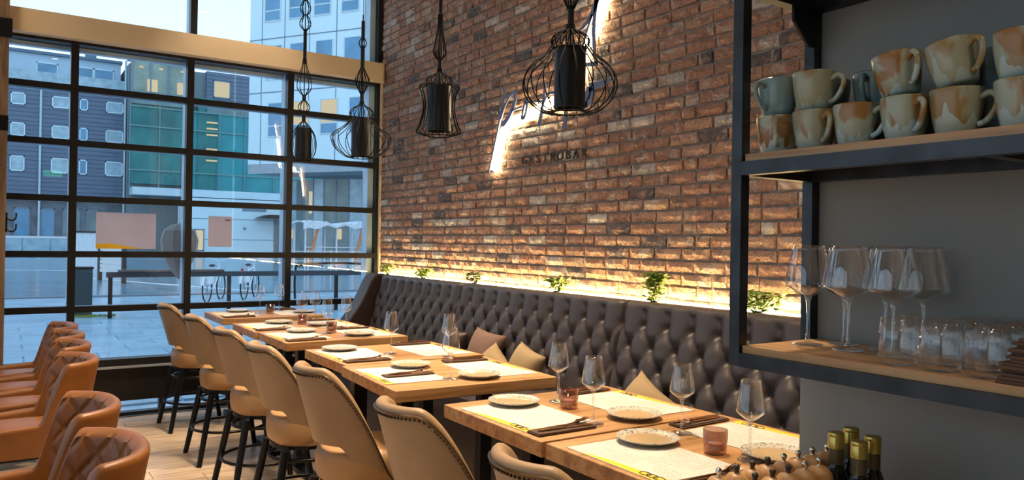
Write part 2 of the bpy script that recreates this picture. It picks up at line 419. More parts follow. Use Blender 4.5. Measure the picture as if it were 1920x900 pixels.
# windows
def window(name, xs, zs, z0, z1, x0, x1):
    w_ = MB().box(x0, x0+.05, YW-.04, YW+.09, z0, z1).box(x1-.045, x1, YW-.04, YW+.03, z0, z1).box(x0, x1, YW-.04, YW+.09, z1-.06, z1).box(x0, x1, YW-.04, YW+.09, z0, z0+.055).build(name, 'frame')
    structure('w', w_)
    MB().box(x1-.10, x1, YW+.03, YW+.15, z0, z1).box(x0, x1-.1, YW+.09, YW+.15, z1-.09, z1).build('outer_frame', 'frame_out', w_)
    for x in xs:
        MB().box(x-.026, x+.026, YW-.05, YW+.03, z0+.055, z1-.06).build('mullion', 'frame', w_); MB().box(x-.024, x+.024, YW+.03, YW+.15, z0+.055, z1-.06).build('outer_mullion', 'frame_out', w_)
    for z in zs:
        MB().box(x0+.05, x1-.045, YW-.045, YW+.03, z-.024, z+.024).build('glazing_bar', 'frame', w_); MB().box(x0+.05, x1-.045, YW+.03, YW+.07, z-.022, z+.022).build('outer_bar', 'frame_out', w_)
    ex = [x0+.05]+[v for x in xs for v in (x-.026, x+.026)]+[x1-.045]; ez = [z0+.055]+[v for z in zs for v in (z-.024, z+.024)]+[z1-.06]
    for i in range(0, len(ex), 2):
        for j in range(0, len(ez), 2):
            MB().box(ex[i]-.004, ex[i+1]+.004, YW+.02, YW+.026, ez[j]-.004, ez[j+1]+.004).build('pane', 'pane', w_)
    return w_
XS = [-2.90, -2.07, -1.24, -.41, .415, 1.245, 2.075]
W1 = window('window_1', XS, [.857, 1.281, 1.706, 2.132, 2.552], .40, 2.95, -3.73, XB-.002)
W2 = window('window_2', [-1.24+.0, 1.262], [], 3.02, ZC, -3.73, XB-.002)
sp = MB().box(-3.73, XB-.002, YW-.03, YW+.05, .12, .40).build('trim_2', 'frame'); structure('t', sp)
W3 = MB().box(-3.73, XB-.002, YW-.03, YW+.05, 0, .028).build('window_3', 'frame'); structure('w', W3)
MB().box(-3.73, XB-.002, YW+.0, YW+.006, .028, .12).build('pane', 'pane', W3)
for x in (-2.07, -.41, 1.07, 2.6): MB().box(x-.02, x+.02, YW-.03, YW+.05, .028, .12).build('mullion', 'frame', W3)
structure('t', MB().box(-3.73, XB-.002, YW-.075, YW-.03, .385, .40).build('trim_4', 'sill'))
W4 = MB().box(XL-.12, XL-.02, -1.6, YW+.1, .5, .56).box(XL-.12, XL-.02, -1.6, YW+.1, 3.64, 3.7).build('window_4', 'frame'); structure('w', W4)
for k in range(6):
    y0 = -1.6+k*1.39; MB().box(XL-.12, XL-.02, y0, y0+.06, .56, 3.64).build('mullion', 'frame', W4); MB().box(XL-.073, XL-.067, y0+.06, y0+1.39, .56, 3.64).build('pane', 'pane', W4)
structure('w', MB().box(XL, -3.73, YW-.03, YW+.12, 0, ZC).build('wall_far', 'plaster'))
bmc = MB().poly([(-4.6, YW-.04), (-4.6, YW-.14), (XB-.035, YW-.14), (XB-.002, YW-.10), (XB-.002, YW-.04)], 2, 2.912, 3.083).build('trim_1', 'cream'); structure('t', bmc)
MB().box(XB-.02, XB+.0, YW-.07, YW-.04, 1.06, 2.91).build('trim_3', 'cream'); structure('t', bpy.data.objects['trim_3'])

# ---------------------------------------------------------------- lamps in the ceiling
dl_me = MB().lathe([(.075, 0), (.085, -.004), (.085, -.012), (.06, -.016), (.055, -.004)], 20).mesh('ring', 'black', True)
dl_ln = MB().lathe([(0, -.006), (.055, -.006)], 20).mesh('lens', emit('lamp_lens', WARM, 12))
def downlight(x, y, W, label, tilt=(0, 0), ang=75):
    t = thing('ceiling_downlight', label, 'ceiling lamp', (x, y, ZC), group='recessed ceiling lamps')
    link('ring', dl_me, t); link('lens', dl_ln, t)
    ld = bpy.data.lights.new('downlight', 'SPOT'); ld.energy = W; ld.color = WARM; ld.spot_size = math.radians(ang); ld.spot_blend = .7; ld.shadow_soft_size = .06
    lo = bpy.data.objects.new('lamp_beam', ld); COL.objects.link(lo); lo.parent = t; lo.location = (0, 0, -.03); lo.rotation_euler = (tilt[0], tilt[1], 0)
for i, y in enumerate((1.5, 2.75, 4.0, 5.25, 6.3)): downlight(1.62, y, 140, 'recessed ceiling lamp over the tables, %s from the shelf' % ORD[i], ang=70)
for i, y in enumerate((1.2, 2.9, 4.6, 6.1)): downlight(-.25, y, 50, 'recessed ceiling lamp over the brown tub chairs, %s from the camera' % ORD[i], ang=85)
for i, y in enumerate((2.2, 3.5, 4.8)): downlight(2.0, y, 450, 'recessed ceiling lamp aimed at the brick wall, %s from the shelf' % ORD[i], (0, .30), 80)
for i, (x, y) in enumerate(((.6, -.6), (-1.9, .6), (-1.9, 3.4), (-.6, -2.2))): downlight(x, y, 110, 'recessed ceiling lamp behind the seating, %s of four' % ORD[i], ang=95)

# exit light on the back wall (its reflection shows in the window)
xs_ = thing('exit_light', 'small green illuminated exit box on the wall behind the camera', 'exit light', (.72, YB, 2.62))
MB().box(-.17, .17, .0, .05, -.075, .075).build('housing', 'white', xs_); MB().box(-.155, .155, .05, .056, -.06, .06).build('face', emit('exit_green', (.10, .9, .35), 2.2), xs_)

# ---------------------------------------------------------------- banquette
BQ = thing('banquette', 'long dark brown button-tufted leather banquette along the brick wall', 'bench', (0, 0, 0))
ZT, RS, CS = 1.125, .105, .159
def back_x(z): return 2.785-.25*(ZT-z)
def tuft(y, z, ya, yb, ncol):
    u = (y-ya)/(yb-ya)*ncol; w_ = max(0., min(1.5, (ZT-.12-z)/(2*RS)))
    v = abs(math.sin(PI*(u+w_))*math.sin(PI*(u-w_)))
    h = .032*v**.5+.024
    d2 = min(((u-round(u-.5*k)-.5*k)*CS)**2+(z-(ZT-.12-k*RS))**2 for k in range(4))
    h -= .020*math.exp(-d2/.016**2)+.012*math.exp(-d2/.040**2)
    e = min(y-ya, yb-y)
    h = min(h, .052*min(1, max(0, e)/.03)**.5)
    if z > ZT-.12: h = max(h, .052*sstep(ZT-.09, ZT-.01, z)*min(1, e/.03)**.5)
    return h
def back_panel(ya, yb, ncol):
    nu = ncol*14; nv = 56; zb = .56
    def fn(a, b):
        y = ya+(yb-ya)*a; z = zb+(ZT-zb)*b
        d = tuft(y, z, ya, yb, ncol); rr = 0
        if z > ZT-.04: rr = .04-math.sqrt(max(0, .04**2-(z-ZT+.04)**2))
        return (back_x(z)-d+rr+.012, y, z)
    m = MB().grid(fn, nu, nv)
    m.box(2.785, 2.80, ya+.004, yb-.004, ZT-.06, ZT-.001)
    p = m.build('back_panel', 'brown', BQ, 'all')
    bt = MB().ball((0, 0, 0), .006, .012, .012, 8, 4).mesh('button', 'brown', True)
    for r in range(4):
        z = ZT-.12-r*RS
        for c in range(0, ncol+1):
            u = c+(.5 if r % 2 else 0)
            if .2 < u < ncol-.2: link('button', bt, p, (back_x(z)+.016, ya+(yb-ya)*u/ncol, z))
back_panel(4.808, 6.23, 9); back_panel(3.06, 4.806, 11); back_panel(1.25, 3.058, 11)
MB().box(2.80, 2.83, 1.25, 6.44, .1, ZT-.003).build('back_frame', 'browninner', BQ)
for ya, yb in ((1.255, 3.055), (3.065, 4.80), (4.81, 6.225)):
    def seat(a, b, ya=ya, yb=yb):
        x = 2.20+.50*b; y = ya+(yb-ya)*a; e = min(a*(yb-ya), (1-a)*(yb-ya), b*.5)
        return (x, y, .52+.06*min(1, e/.05)**.5)
    MB().grid(seat, 40, 16).box(2.20, 2.70, ya, yb, .42, .52).build('seat_cushion', 'brown', BQ, True)
MB().box(2.26, 2.80, 1.26, 6.2, 0, .42).build('plinth', 'browninner', BQ)
wing = [(2.83, 0.0), (2.83, 1.12), (2.76, 1.137), (2.70, 1.12), (2.665, 1.07), (2.62, .97), (2.56, .86), (2.49, .76), (2.42, .68), (2.34, .62), (2.20, .58), (2.20, 0.0)]
MB().poly(wing, 1, 6.23, 6.44).build('end_wing', 'browninner', BQ, bev=.012)

# ledge behind the banquette with its light strip and pots
lg = MB().box(2.832, XB+.004, 1.25, 6.72, 1.0, 1.055).box(2.832, 2.844, 1.25, 6.72, 1.055, 1.112).build('planter_ledge', 'browninner')
tag(lg, 'narrow planter ledge between banquette back and brick wall', 'ledge')
led = thing('light_strip', 'glowing warm light strip on the ledge along the foot of the brick wall', 'light strip', (0, 0, 0))
MB().box(2.892, 2.924, 1.27, 6.60, 1.118, 1.126).build('diffuser', 'led', led)
MB().box(2.890, 2.930, 1.26, 6.62, 1.055, 1.118).build('channel', 'steel', led)
def plant(y, h, n, spread, mat, label):
    t = thing('ledge_plant', label, 'plant', (2.862, y, 1.055), group='small plants along the lit ledge')
    MB().lathe([(.017, .0), (.022, .072), (.019, .072), (.017, .062), (0, .062)], 14).build('pot', 'pot', t, True)
    r = random.Random(int(y*100)); m = MB()
    for k in range(n):
        a = r.uniform(0, 2*PI); hh = .07+h*r.random()**.7; rad = spread*(.25+.75*r.random())
        c = Vector((min(.05, rad*math.cos(a)*.6), rad*math.sin(a), hh)); L = r.uniform(.028, .048)
        d = Vector((math.cos(a), math.sin(a), r.uniform(-.3, .8))).normalized(); s_ = d.cross(Vector((0, 0, 1))).normalized(); nrm = s_.cross(d)
        i = len(m.v); m.v += [c-d*L*.5, c+s_*L*.38+nrm*.003, c+d*L*.55, c-s_*L*.38+nrm*.003, c-nrm*.004]
        m.f += [(i, i+1, i+4), (i+1, i+2, i+4), (i+2, i+3, i+4), (i+3, i, i+4)]
    lf = m.build('leaves', mat, t); tag(lf, kind='stuff')
    st = MB()
    for k in range(7):
        a = 2*PI*k/7; st.tube([(0, 0, .06), (.4*spread*math.cos(a)*.5, .4*spread*math.sin(a), .07+h*.4), (spread*.6*math.cos(a)*.5, spread*.7*math.sin(a), .07+h*.8)], .0018, 4)
    st.build('stems', mat, t)
plant(6.33, .085, 80, .10, 'leaf', 'bright green bushy plant on the ledge, nearest the window')
plant(5.62, .07, 90, .12, 'leaf', 'low bright green plant on the ledge, second from the window')
plant(4.80, .075, 75, .09, 'leafd', 'dark low plant on the ledge, third from the window')
plant(3.80, .085, 100, .11, 'leaf', 'spreading yellow-green plant on the ledge between dark plant and tall basil')
plant(2.94, .15, 170, .08, 'leaf', 'tallest leafy green plant on the ledge behind the banquette')
plant(2.27, .095, 120, .13, 'leaf', 'wide low green plant on the ledge seen between the two shelf posts')

# wall sign: script strokes standing off the bricks, light strip behind
def wallpt(y, z, off=.05): return (XB-off, y, z)
SG = thing('wall_sign', 'back-lit script lettering sign of blue-grey metal on the brick wall', 'sign', (0, 0, 0))
def smooth(pts, n=5, closed=False):
    P = [Vector(p) for p in pts]; out = []; m = len(P)
    for i in range(m if closed else m-1):
        if closed: a, b, c, d = P[(i-1) % m], P[i], P[(i+1) % m], P[(i+2) % m]
        else: a, b, c, d = P[max(0, i-1)], P[i], P[i+1], P[min(m-1, i+2)]
        for k in range(n):
            t = k/n; out.append(.5*((2*b)+(c-a)*t+(2*a-5*b+4*c-d)*t*t+(3*b-a-3*c+d)*t**3))
    if not closed: out.append(P[-1])
    return out
def ribbon(m, pts, wd, off, th=.008):
    p = smooth(pts); n = len(p); i0 = len(m.v)
    for k, q in enumerate(p):
        t = (p[min(n-1, k+1)]-p[max(0, k-1)]).normalized(); nn = Vector((-t.y, t.x)); w_ = wd[0]+(wd[1]-wd[0])*k/(n-1)
        for sx_, xx in ((1, 0), (-1, 0), (-1, th), (1, th)): m.v.append(Vector((XB-off+xx, q.x+nn.x*w_*sx_/2, q.y+nn.y*w_*sx_/2)))
    for k in range(n-1):
        for j in range(4): m.f.append((i0+k*4+j, i0+k*4+(j+1) % 4, i0+k*4+4+(j+1) % 4, i0+k*4+4+j))
    m.f.append((i0+3, i0+2, i0+1, i0)); e = i0+(n-1)*4; m.f.append((e, e+1, e+2, e+3))
def letter(strokes):
    m = MB()
    for pts, wd in strokes: ribbon(m, pts, wd, .05)
    # short pins hold the letter to the wall
    y, z = strokes[0][0][1]; m.cyl((XB-.046, y, z), (XB+.012, y, z), .004, 6)
    return m.build('letter', 'signblue', SG)
letter([([(4.490, 2.511), (4.513, 2.427), (4.548, 2.297), (4.613, 2.119), (4.691, 1.916)], (.028, .014)),
        ([(4.524, 2.261), (4.485, 2.264), (4.411, 2.321), (4.362, 2.396), (4.353, 2.448), (4.386, 2.461), (4.445, 2.429), (4.496, 2.366), (4.532, 2.295)], (.045, .012)),
        ([(4.397, 2.336), (4.331, 2.343), (4.274, 2.347)], (.014, .012))])
letter([([(4.235, 2.386), (4.252, 2.332), (4.271, 2.270), (4.236, 2.282), (4.210, 2.342), (4.235, 2.386)], (.022, .022)),
        ([(4.217, 2.363), (4.148, 2.363), (4.033, 2.350)], (.014, .012))])
letter([([(4.010, 2.460), (4.021, 2.362), (4.045, 2.272), (4.069, 2.194)], (.018, .036)),
        ([(4.026, 2.324), (3.976, 2.382), (3.912, 2.387), (3.824, 2.358), (3.791, 2.290), (3.783, 2.215), (3.800, 2.143)], (.014, .036))])
letter([([(3.462, 2.96), (3.496, 2.872), (3.537, 2.804), (3.603, 2.749), (3.666, 2.724)], (.060, .016)), ([(3.537, 2.796), (3.584, 2.705), (3.619, 2.626)], (.02, .016)),
        ([(3.470, 2.95), (3.496, 2.872), (3.523, 2.715), (3.521, 2.644), (3.506, 2.533), (3.487, 2.490)], (.04, .014)), ([(3.610, 2.509), (3.536, 2.498), (3.481, 2.493)], (.02, .03))])
letter([([(3.557, 2.366), (3.574, 2.310), (3.591, 2.250)], (.05, .03)), ([(3.356, 2.379), (3.448, 2.364), (3.557, 2.362)], (.012, .06)), ([(3.514, 2.347), (3.537, 2.289), (3.591, 2.250)], (.03, .02))])
for pts in ([(4.653, 1.941), (4.580, 2.127), (4.514, 2.252)], [(4.514, 2.252), (4.114, 2.310), (3.692, 2.374)], [(3.692, 2.374), (3.635, 2.587), (3.532, 2.727), (3.420, 2.93)]):
    m = MB(); ribbon(m, pts, (.055, .055), .032, .012); tag(m.build('light_tube', 'sign_led', SG), 'white-hot light strip behind the letters')

# nine dark letters below the sign
GL = thing('wall_lettering', 'small dark GASTROBAR letters fixed to the bricks under the script sign', 'lettering', (0, 0, 0))
for k, ch in enumerate('GASTROBAR'):
    cu = bpy.data.curves.new('letter', 'FONT'); cu.body = ch; cu.size = .082; cu.extrude = .005; cu.align_x = 'CENTER'
    ob = bpy.data.objects.new('tmp', cu); COL.objects.link(ob); dg = bpy.context.evaluated_depsgraph_get(); me = bpy.data.meshes.new_from_object(ob.evaluated_get(dg))
    bpy.data.objects.remove(ob); me.materials.clear(); me.materials.append(MT['dark'])
    y = 4.275-k*.0805; l = link('letter', me, GL, (XB-.018, y, 1.958-.001*k)); l.rotation_euler = (PI/2, 0, -PI/2)

# ---------------------------------------------------------------- tables
TB = [(6.18, 1.725, 0, .62), (5.24, 1.715, 0, .58), (4.645, 1.73, 0, .59), (3.755, 1.74, 0, .60), (3.085, 1.695, .055, .68), (2.155, 1.73, 0, .61), (1.545, 1.735, 0, .58)]
TN = ['table nearest the window', 'second table from the window', 'third table from the window', 'fourth table from the window', 'fifth table from the window', 'sixth table from the window', 'table nearest the shelf']
H = .825
for (yc, xc, rz, ly), nm in zip(TB, TN):
    lab = {'table nearest the window': 'oak restaurant table standing nearest the window', 'table nearest the shelf': 'oak restaurant table nearest the shelf, partly hidden by the grey wall'}.get(nm, 'oak restaurant table, '+nm.replace(' table from', ' in the row from'))
    t = thing('restaurant_table', lab, 'table', (xc, yc, 0), -rz, 'row of oak tables along the banquette')
    MB().box(-.385, .385, -ly/2, ly/2, H-.048, H).build('table_top', 'oak', t, bev=.003)
    MB().box(-.27, .27, -ly/2+.06, ly/2-.06, H-.062, H-.048).build('top_plate', 'black', t)
    for sx_ in (-1, 1):
        MB().box(sx_*.2-.03, sx_*.2+.03, -.03, .03, .03, H-.06).build('column', 'black', t, bev=.004)
        MB().box(sx_*.2-.04, sx_*.2+.04, -ly/2+.05, ly/2-.05, 0, .03).build('foot', 'black', t, bev=.004)

# place settings -----------------------------------------------------------
def mat_proto():
    t = thing('placemat', '-', 'placemat', group='printed paper placemats')
    MB().box(-.143, .143, -.205, .205, 0, .0012).build('sheet', 'paper', t)
    MB().poly([(-.142, -.204), (-.104, -.204), (-.120, .05), (-.140, .15)], 2, .0012, .0017).build('yellow_band', 'yellow', t)
    m = MB()
    for k, y in enumerate((-.105, -.13, -.155)):
        m.tube([(-.122+.012*math.cos(a)+.0, y+.018*math.sin(a), .0019) for a in [2*PI*j/14 for j in range(14)]], .0016, 4, closed=True)
    m.build('printed_mark', 'dark', t)
    return t
MPt = mat_proto(); mu = []
for (yc, xc, rz, ly), nm in zip(TB, TN):
    for side, dx, dy, r in (('stool side', -.222, .01, 0), ('banquette side', .215, -.02, PI)):
        c = Vector((dx, dy, 0)); c.rotate(Matrix.Rotation(-rz, 3, 'Z'))
        place(MPt, mu, 'yellow-edged paper placemat on the %s of the %s' % (side, nm), (xc+c.x, yc+c.y, H+.0006), r-rz+random.uniform(-.03, .03))
def plate_proto():
    t = MB().lathe([(0, .004), (.045, .003), (.058, 0), (.062, .004), (.080, .010), (.094, .0155), (.0955, .0185), (.0925, .0185), (.078, .0135), (.062, .009), (.05, .0075), (0, .0075)], 40).build('plate', 'plate', None, True)
    return tag(t, '-', 'plate', 'small speckled plates')
PPt = plate_proto(); pu = []
PL = [(1.575, 6.38, 'stool side', 0), (2.03, 6.10, 'banquette side', 0), (1.615, 5.40, 'stool side', 1), (1.83, 5.15, 'banquette side', 1), (1.59, 4.83, 'stool side', 2), (1.855, 4.51, 'banquette side', 2), (1.51, 3.94, 'stool side', 3),
      (1.605, 3.27, 'stool side', 4), (1.748, 2.88, 'banquette side', 4), (1.570, 2.335, 'stool side', 5), (1.810, 1.95, 'banquette side', 5), (1.622, 1.685, 'stool side', 6), (1.815, 1.375, 'banquette side', 6)]
for x, y, side, k in PL: place(PPt, pu, 'small speckled ceramic plate on the %s of the %s' % (side, TN[k]), (x, y, H+.0016), random.uniform(0, 6))

def glass_prof(h, rb, rmax, zs):
    # foot, stem, angular bowl; outer wall then inner wall
    st = .0042
    out = [(0, 0), (.034, 0), (.036, .0015), (.030, .003), (.012, .006), (st+.001, .012), (st, .03), (st-.0008, zs-.03), (st, zs-.012), (.009, zs)]
    n = []
    for k in range(15):
        f = (0, .05, .10, .15, .19, .22, .25, .30, .38, .48, .58, .68, .8, .9, 1)[k]
        if f < .22: r = .006+(rmax-.006)*(f/.22)**.8
        else: r = rmax-(rmax-rb)*((f-.22)/.78)**1.25
        n.append((r, zs+(h-zs)*f))
    return out+[(0, zs)], n+[(r-.0011, z) for r, z in n[::-1][:-1]]+[(0, zs+.004)]
def wine_proto(name, h, rb, rmax, zs, label):
    st, bw = glass_prof(h, rb, rmax, zs); t = thing(name, label, 'wine glass')
    MB().lathe(bw, 28).build('bowl', 'glass', t, 'all'); MB().lathe(st, 20).build('stem', 'stemglass', t, 'all'); return t
WG = wine_proto('wine_glass', .222, .027, .040, .108, '-'); wu = []
GLS = [(1.70, 6.20, 0, 'stool side'), (1.90, 6.36, 0, 'banquette side'), (1.765, 5.36, 1, 'stool side'), (1.90, 5.47, 1, 'banquette side'), (1.705, 4.68, 2, 'stool side'), (1.93, 4.93, 2, 'banquette side'),
       (1.700, 3.70, 3, 'stool side'), (1.915, 3.46, 3, 'banquette side'), (1.615, 2.90, 4, 'stool side'), (1.740, 2.29, 5, 'banquette side'), (1.632, 1.955, 5, 'stool side'), (1.790, 1.708, 6, 'banquette side'), (1.738, 1.40, 6, 'stool side')]
for x, y, k, side in GLS:
    place(WG, wu, 'empty stemmed wine glass on the %s of the %s' % (side, TN[k]), (x, y, H+.0014), random.uniform(0, 6), 'wine glasses on the tables')
def candle(x, y, k):
    t = thing('candle_holder', 'small smoky pink glass candle holder on the '+TN[k], 'candle holder', (x, y, H+.0005), group='glass candle holders on the tables')
    MB().lathe([(0, 0), (.030, 0), (.033, .004), (.035, .07), (.0325, .07), (.031, .014), (0, .012)], 24).build('cup', 'candle', t, 'all')
    MB().lathe([(0, .0125), (.020, .0125), (.020, .030), (.016, .032), (0, .031)], 16).build('tea_light', 'wax', t, True)
for x, y, k in ((1.77, 6.16, 0), (1.74, 5.27, 1), (1.75, 4.72, 2), (1.705, 2.18, 5), (1.704, 1.495, 6)): candle(x, y, k)

# cutlery on brown napkins
NPm = MB().box(-.115, .115, -.034, .034, 0, .004).box(-.113, .113, -.034, .030, .004, .0075).mesh('napkin', 'napkin', bev=.0012)
def fork_mesh():
    m = MB(); path = [(-.10, 0, .002), (-.05, 0, .003), (.02, 0, .004), (.05, 0, .007), (.065, 0, .010)]
    m.tube(path, [.004, .0045, .0028, .0035, .008], 6)
    for j in range(4): m.tube([(.064, -.0075+.005*j, .010), (.085, -.009+.006*j, .012), (.105, -.009+.006*j, .017)], [.0022, .0018, .001], 5)
    return m.mesh('fork', 'copper', True)
def knife_mesh():
    m = MB(); m.tube([(-.105, 0, .003), (-.06, 0, .004), (.0, 0, .004)], [.0035, .005, .004], 6)
    m.poly([(0, -.005), (.10, -.007), (.112, 0), (.105, .004), (0, .004)], 2, .003, .005)
    return m.mesh('knife', 'copper', True)
FK, KN = fork_mesh(), knife_mesh()
for q, ((yc, xc, rz, ly), nm) in enumerate(zip(TB, TN)):
    for side, dx, dy, r in (('stool side', -.245, -.225, 0), ('banquette side', .215, .235, PI)):
        if q == 4 and side == 'stool side': dx, dy = -.20, -.03
        c = Vector((dx, dy, 0)); c.rotate(Matrix.Rotation(-rz, 3, 'Z')); a = r-rz+random.uniform(-.06, .06)
        loc = Vector((xc+c.x, yc+c.y, H+.0022))
        tag(link('folded_napkin', NPm, None, loc, a), 'folded dark brown napkin on the %s of the %s' % (side, nm), 'napkin', 'brown napkins under cutlery')
        R = Matrix.Rotation(a, 3, 'Z')
        tag(link('fork', FK, None, loc+R@Vector((.01, .011, .0075)), a+.05), 'fork lying on the napkin on the %s of the %s' % (side, nm), 'fork', 'forks on napkins')
        tag(link('knife', KN, None, loc+R@Vector((.005, -.012, .0075)), a-.04), 'copper-coloured knife on the napkin on the %s of the %s' % (side, nm), 'knife', 'knives on napkins')

# ---------------------------------------------------------------- bar stools
def shell_rings(thetas, radius, flare, zb, zt, th, quilt=None, lean=0, z0=.5, nz=10, rear=-1):
    rings = []
    for t in thetas:
        b, tp, h = zb(t), zt(t), th(t)
        ring = []
        def P(z, inn):
            r = radius(t)+flare*(z-z0)-inn
            return Vector((rear*r*math.cos(t)+rear*lean*(z-z0)*max(0, math.cos(t)), r*math.sin(t), z))
        for k in range(nz+1): ring.append(P(b+(tp-h/2-b)*k/nz, 0))
        for k in range(1, 5):
            a = PI*k/5; ring.append(P(tp-h/2+h/2*math.sin(a), h/2-h/2*math.cos(a)))
        for k in range(nz+1):
            z = tp-h/2-(tp-h/2-b)*k/nz; q = quilt(t, z) if quilt else 0
            ring.append(P(z, h+q))
        rings.append(ring)
    return rings
def shell_mesh(m, rings):
    n = len(rings[0]); i0 = len(m.v)
    for r in rings: m.v += r
    for k in range(len(rings)-1):
        for j in range(n): m.f.append((i0+k*n+j, i0+k*n+(j+1) % n, i0+(k+1)*n+(j+1) % n, i0+(k+1)*n+j))
    m.f.append(tuple(i0+j for j in range(n))); e = i0+(len(rings)-1)*n; m.f.append(tuple(e+j for j in range(n))[::-1])
def cushion(m, cx, a, b, z0, z1, n=36, e=2.6, bulge=.012):
    prof = [(.90, z0), (.97, z0+.012), (1, z0+(z1-z0)*.35), (1, z0+(z1-z0)*.7), (.95, z1-.008), (.86, z1), (.5, z1+bulge*.8), (0.001, z1+bulge)]
    i0 = len(m.v)
    for s_, z in prof:
        for j in range(n):
            an = 2*PI*j/n; c, s2 = math.cos(an), math.sin(an)
            m.v.append(Vector((cx+a*s_*math.copysign(abs(c)**(2/e), c), b*s_*math.copysign(abs(s2)**(2/e), s2), z)))
    for k in range(len(prof)-1):
        for j in range(n): m.f.append((i0+k*n+j, i0+k*n+(j+1) % n, i0+(k+1)*n+(j+1) % n, i0+(k+1)*n+j))
    m.f.append(tuple(i0+j for j in range(n))[::-1]); m.f.append(tuple(i0+(len(prof)-1)*n+j for j in range(n)))
def make_stool():
    t = thing('bar_stool', '-', 'bar stool', group='tan leather bar stools along the tables')
    m = MB(); cushion(m, .020, .200, .188, .455, .590); m.build('seat', 'tan_in', t, True)
    TM = math.radians(108)
    th_ = [TM*(-1+2*k/64) for k in range(65)]
    zt = lambda a: .475+(.93-.475)*(1-sstep(.60, 1.98, abs(a)))
    zb = lambda a: .455+.165*(1-sstep(.70, 1.24, abs(a)))
    rad = lambda a: .180+.010*abs(math.sin(a))
    thk = lambda a: min(.044-.016*sstep(1.3, 1.9, abs(a)), max(.012, (zt(a)-zb(a))*.8))
    rings = shell_rings(th_, rad, .08, zb, zt, thk, lean=.21, z0=.55, nz=8)
    m = MB(); shell_mesh(m, rings); m.build('backrest', 'tan', t, True)
    # piping and nail heads follow the top edge on the outside
    edge = [r[8] for r in rings]
    m = MB(); m.tube([p+Vector((p.x, p.y, 0)).normalized()*.003 for p in edge], .0045, 5); m.build('piping', 'nail', t, True)
    m = MB()
    for k in range(len(rings)-1):
        a = rings[k][7]*.3+rings[k][8]*.7; b = rings[k+1][7]*.3+rings[k+1][8]*.7
        d = Vector((a.x, a.y, 0)).normalized()*.003
        for q in range(max(1, int((b-a).length/.012))):
            f = q/max(1, int((b-a).length/.012)); m.ball(a.lerp(b, f)+d, .0045, .0045, .0045, 6, 3)
    tag(m.build('nailhead_trim', 'nail', t, True), 'row of small bronze nail heads', kind='stuff')
    MB().lathe([(0, .435), (.17, .435), (.17, .457), (0, .457)], 24).build('swivel_plate', 'black', t)
    for sx_ in (-1, 1):
        for sy in (-1, 1):
            MB().tube([(sx_*.145, sy*.145, .437), (sx_*.225, sy*.195, 0)], [.020, .016], 10).build('leg', 'black', t, True)
    for z, r in ((.385, .168), (.20, .222)):
        tag(MB().tube([(r*math.cos(2*PI*j/28)*1.03, r*math.sin(2*PI*j/28), z) for j in range(28)], .009, 8, closed=True).build('foot_ring', 'black', t, True))
    return t
SP = make_stool(); su = []
ST = [(1.225, 6.16), (1.235, 5.19), (1.235, 4.37), (1.235, 3.66), (1.235, 2.95), (1.235, 2.14), (1.235, 1.45)]
for k, (x, y) in enumerate(ST):
    place(SP, su, ['tan leather bar stool nearest the window', 'tan leather bar stool second from the window', 'tan leather bar stool third from the window', 'tan leather bar stool fourth from the window', 'tan leather bar stool fifth from the window',
                   'tan leather bar stool sixth from the window, cut by the lower frame edge', 'tan leather bar stool nearest the camera, only its back rim showing'][k], (x, y, 0), random.uniform(-.06, .06))

# ---------------------------------------------------------------- brown tub chairs
def make_tub():
    t = thing('tub_chair', '-', 'chair', group='cognac leather tub chairs')
    TM = math.radians(138); th_ = [TM*(-1+2*k/260) for k in range(261)]
    def zt(a):
        a = abs(a); return .515+.285*(1-sstep(1.02, 1.42, a))-.015*sstep(1.4, 2.4, a)
    zb = lambda a: .36+.0*a
    def rad(a):
        c, s_ = abs(math.cos(a))/(.245 if math.cos(a) > 0 else .34), abs(math.sin(a))/.235
        return (c**2.6+s_**2.6)**(-1/2.6)
    thk = lambda a: .042-.008*sstep(1.9, 2.4, abs(a))
    def quilt(a, z):
        u = a*.255/.10; v = (z-.48)/.12
        g = min(abs((u+v) % 1-.5), abs((u-v) % 1-.5))  # 0 on a seam offset by half
        d = .5-max(abs((u+v) % 1-.5), abs((u-v) % 1-.5))
        return .011*min(1, d/.15)**.8*(1-sstep(1.0, 1.2, abs(a))) if z > .50 else 0
    rings = shell_rings(th_, rad, .13, zb, zt, thk, quilt, lean=.05, z0=.42, nz=44, rear=1)
    m = MB(); shell_mesh(m, rings); m.build('backrest', 'cognac', t, True)
    m = MB(); cushion(m, -.05, .245, .19, .37, .480); m.build('seat', 'cognac', t, True)
    MB().box(-.22, .20, -.2, .2, .345, .372).build('seat_base', 'black', t)
    for sx_ in (-1, 1):
        for sy in (-1, 1):
            MB().tube([(sx_*.17-.01, sy*.17, .35), (sx_*.22-.01, sy*.22, 0)], [.016, .011], 8).build('leg', 'black', t, True)
    return t
TP = make_tub(); tu = []
for k, (x, y) in enumerate(((.125, 6.215), (.125, 5.665), (.115, 5.13), (.10, 4.50), (.065, 3.28), (.065, 2.58))):
    place(TP, tu, ['cognac leather tub chair furthest away, nearest the window', 'cognac leather tub chair second from the window', 'cognac leather tub chair third from the window', 'cognac leather tub chair fourth from the window, full wing showing',
                   'cognac leather tub chair second nearest the camera', 'cognac leather tub chair nearest the camera with quilted inside back'][k], (x, y, 0), random.uniform(-.03, .03))
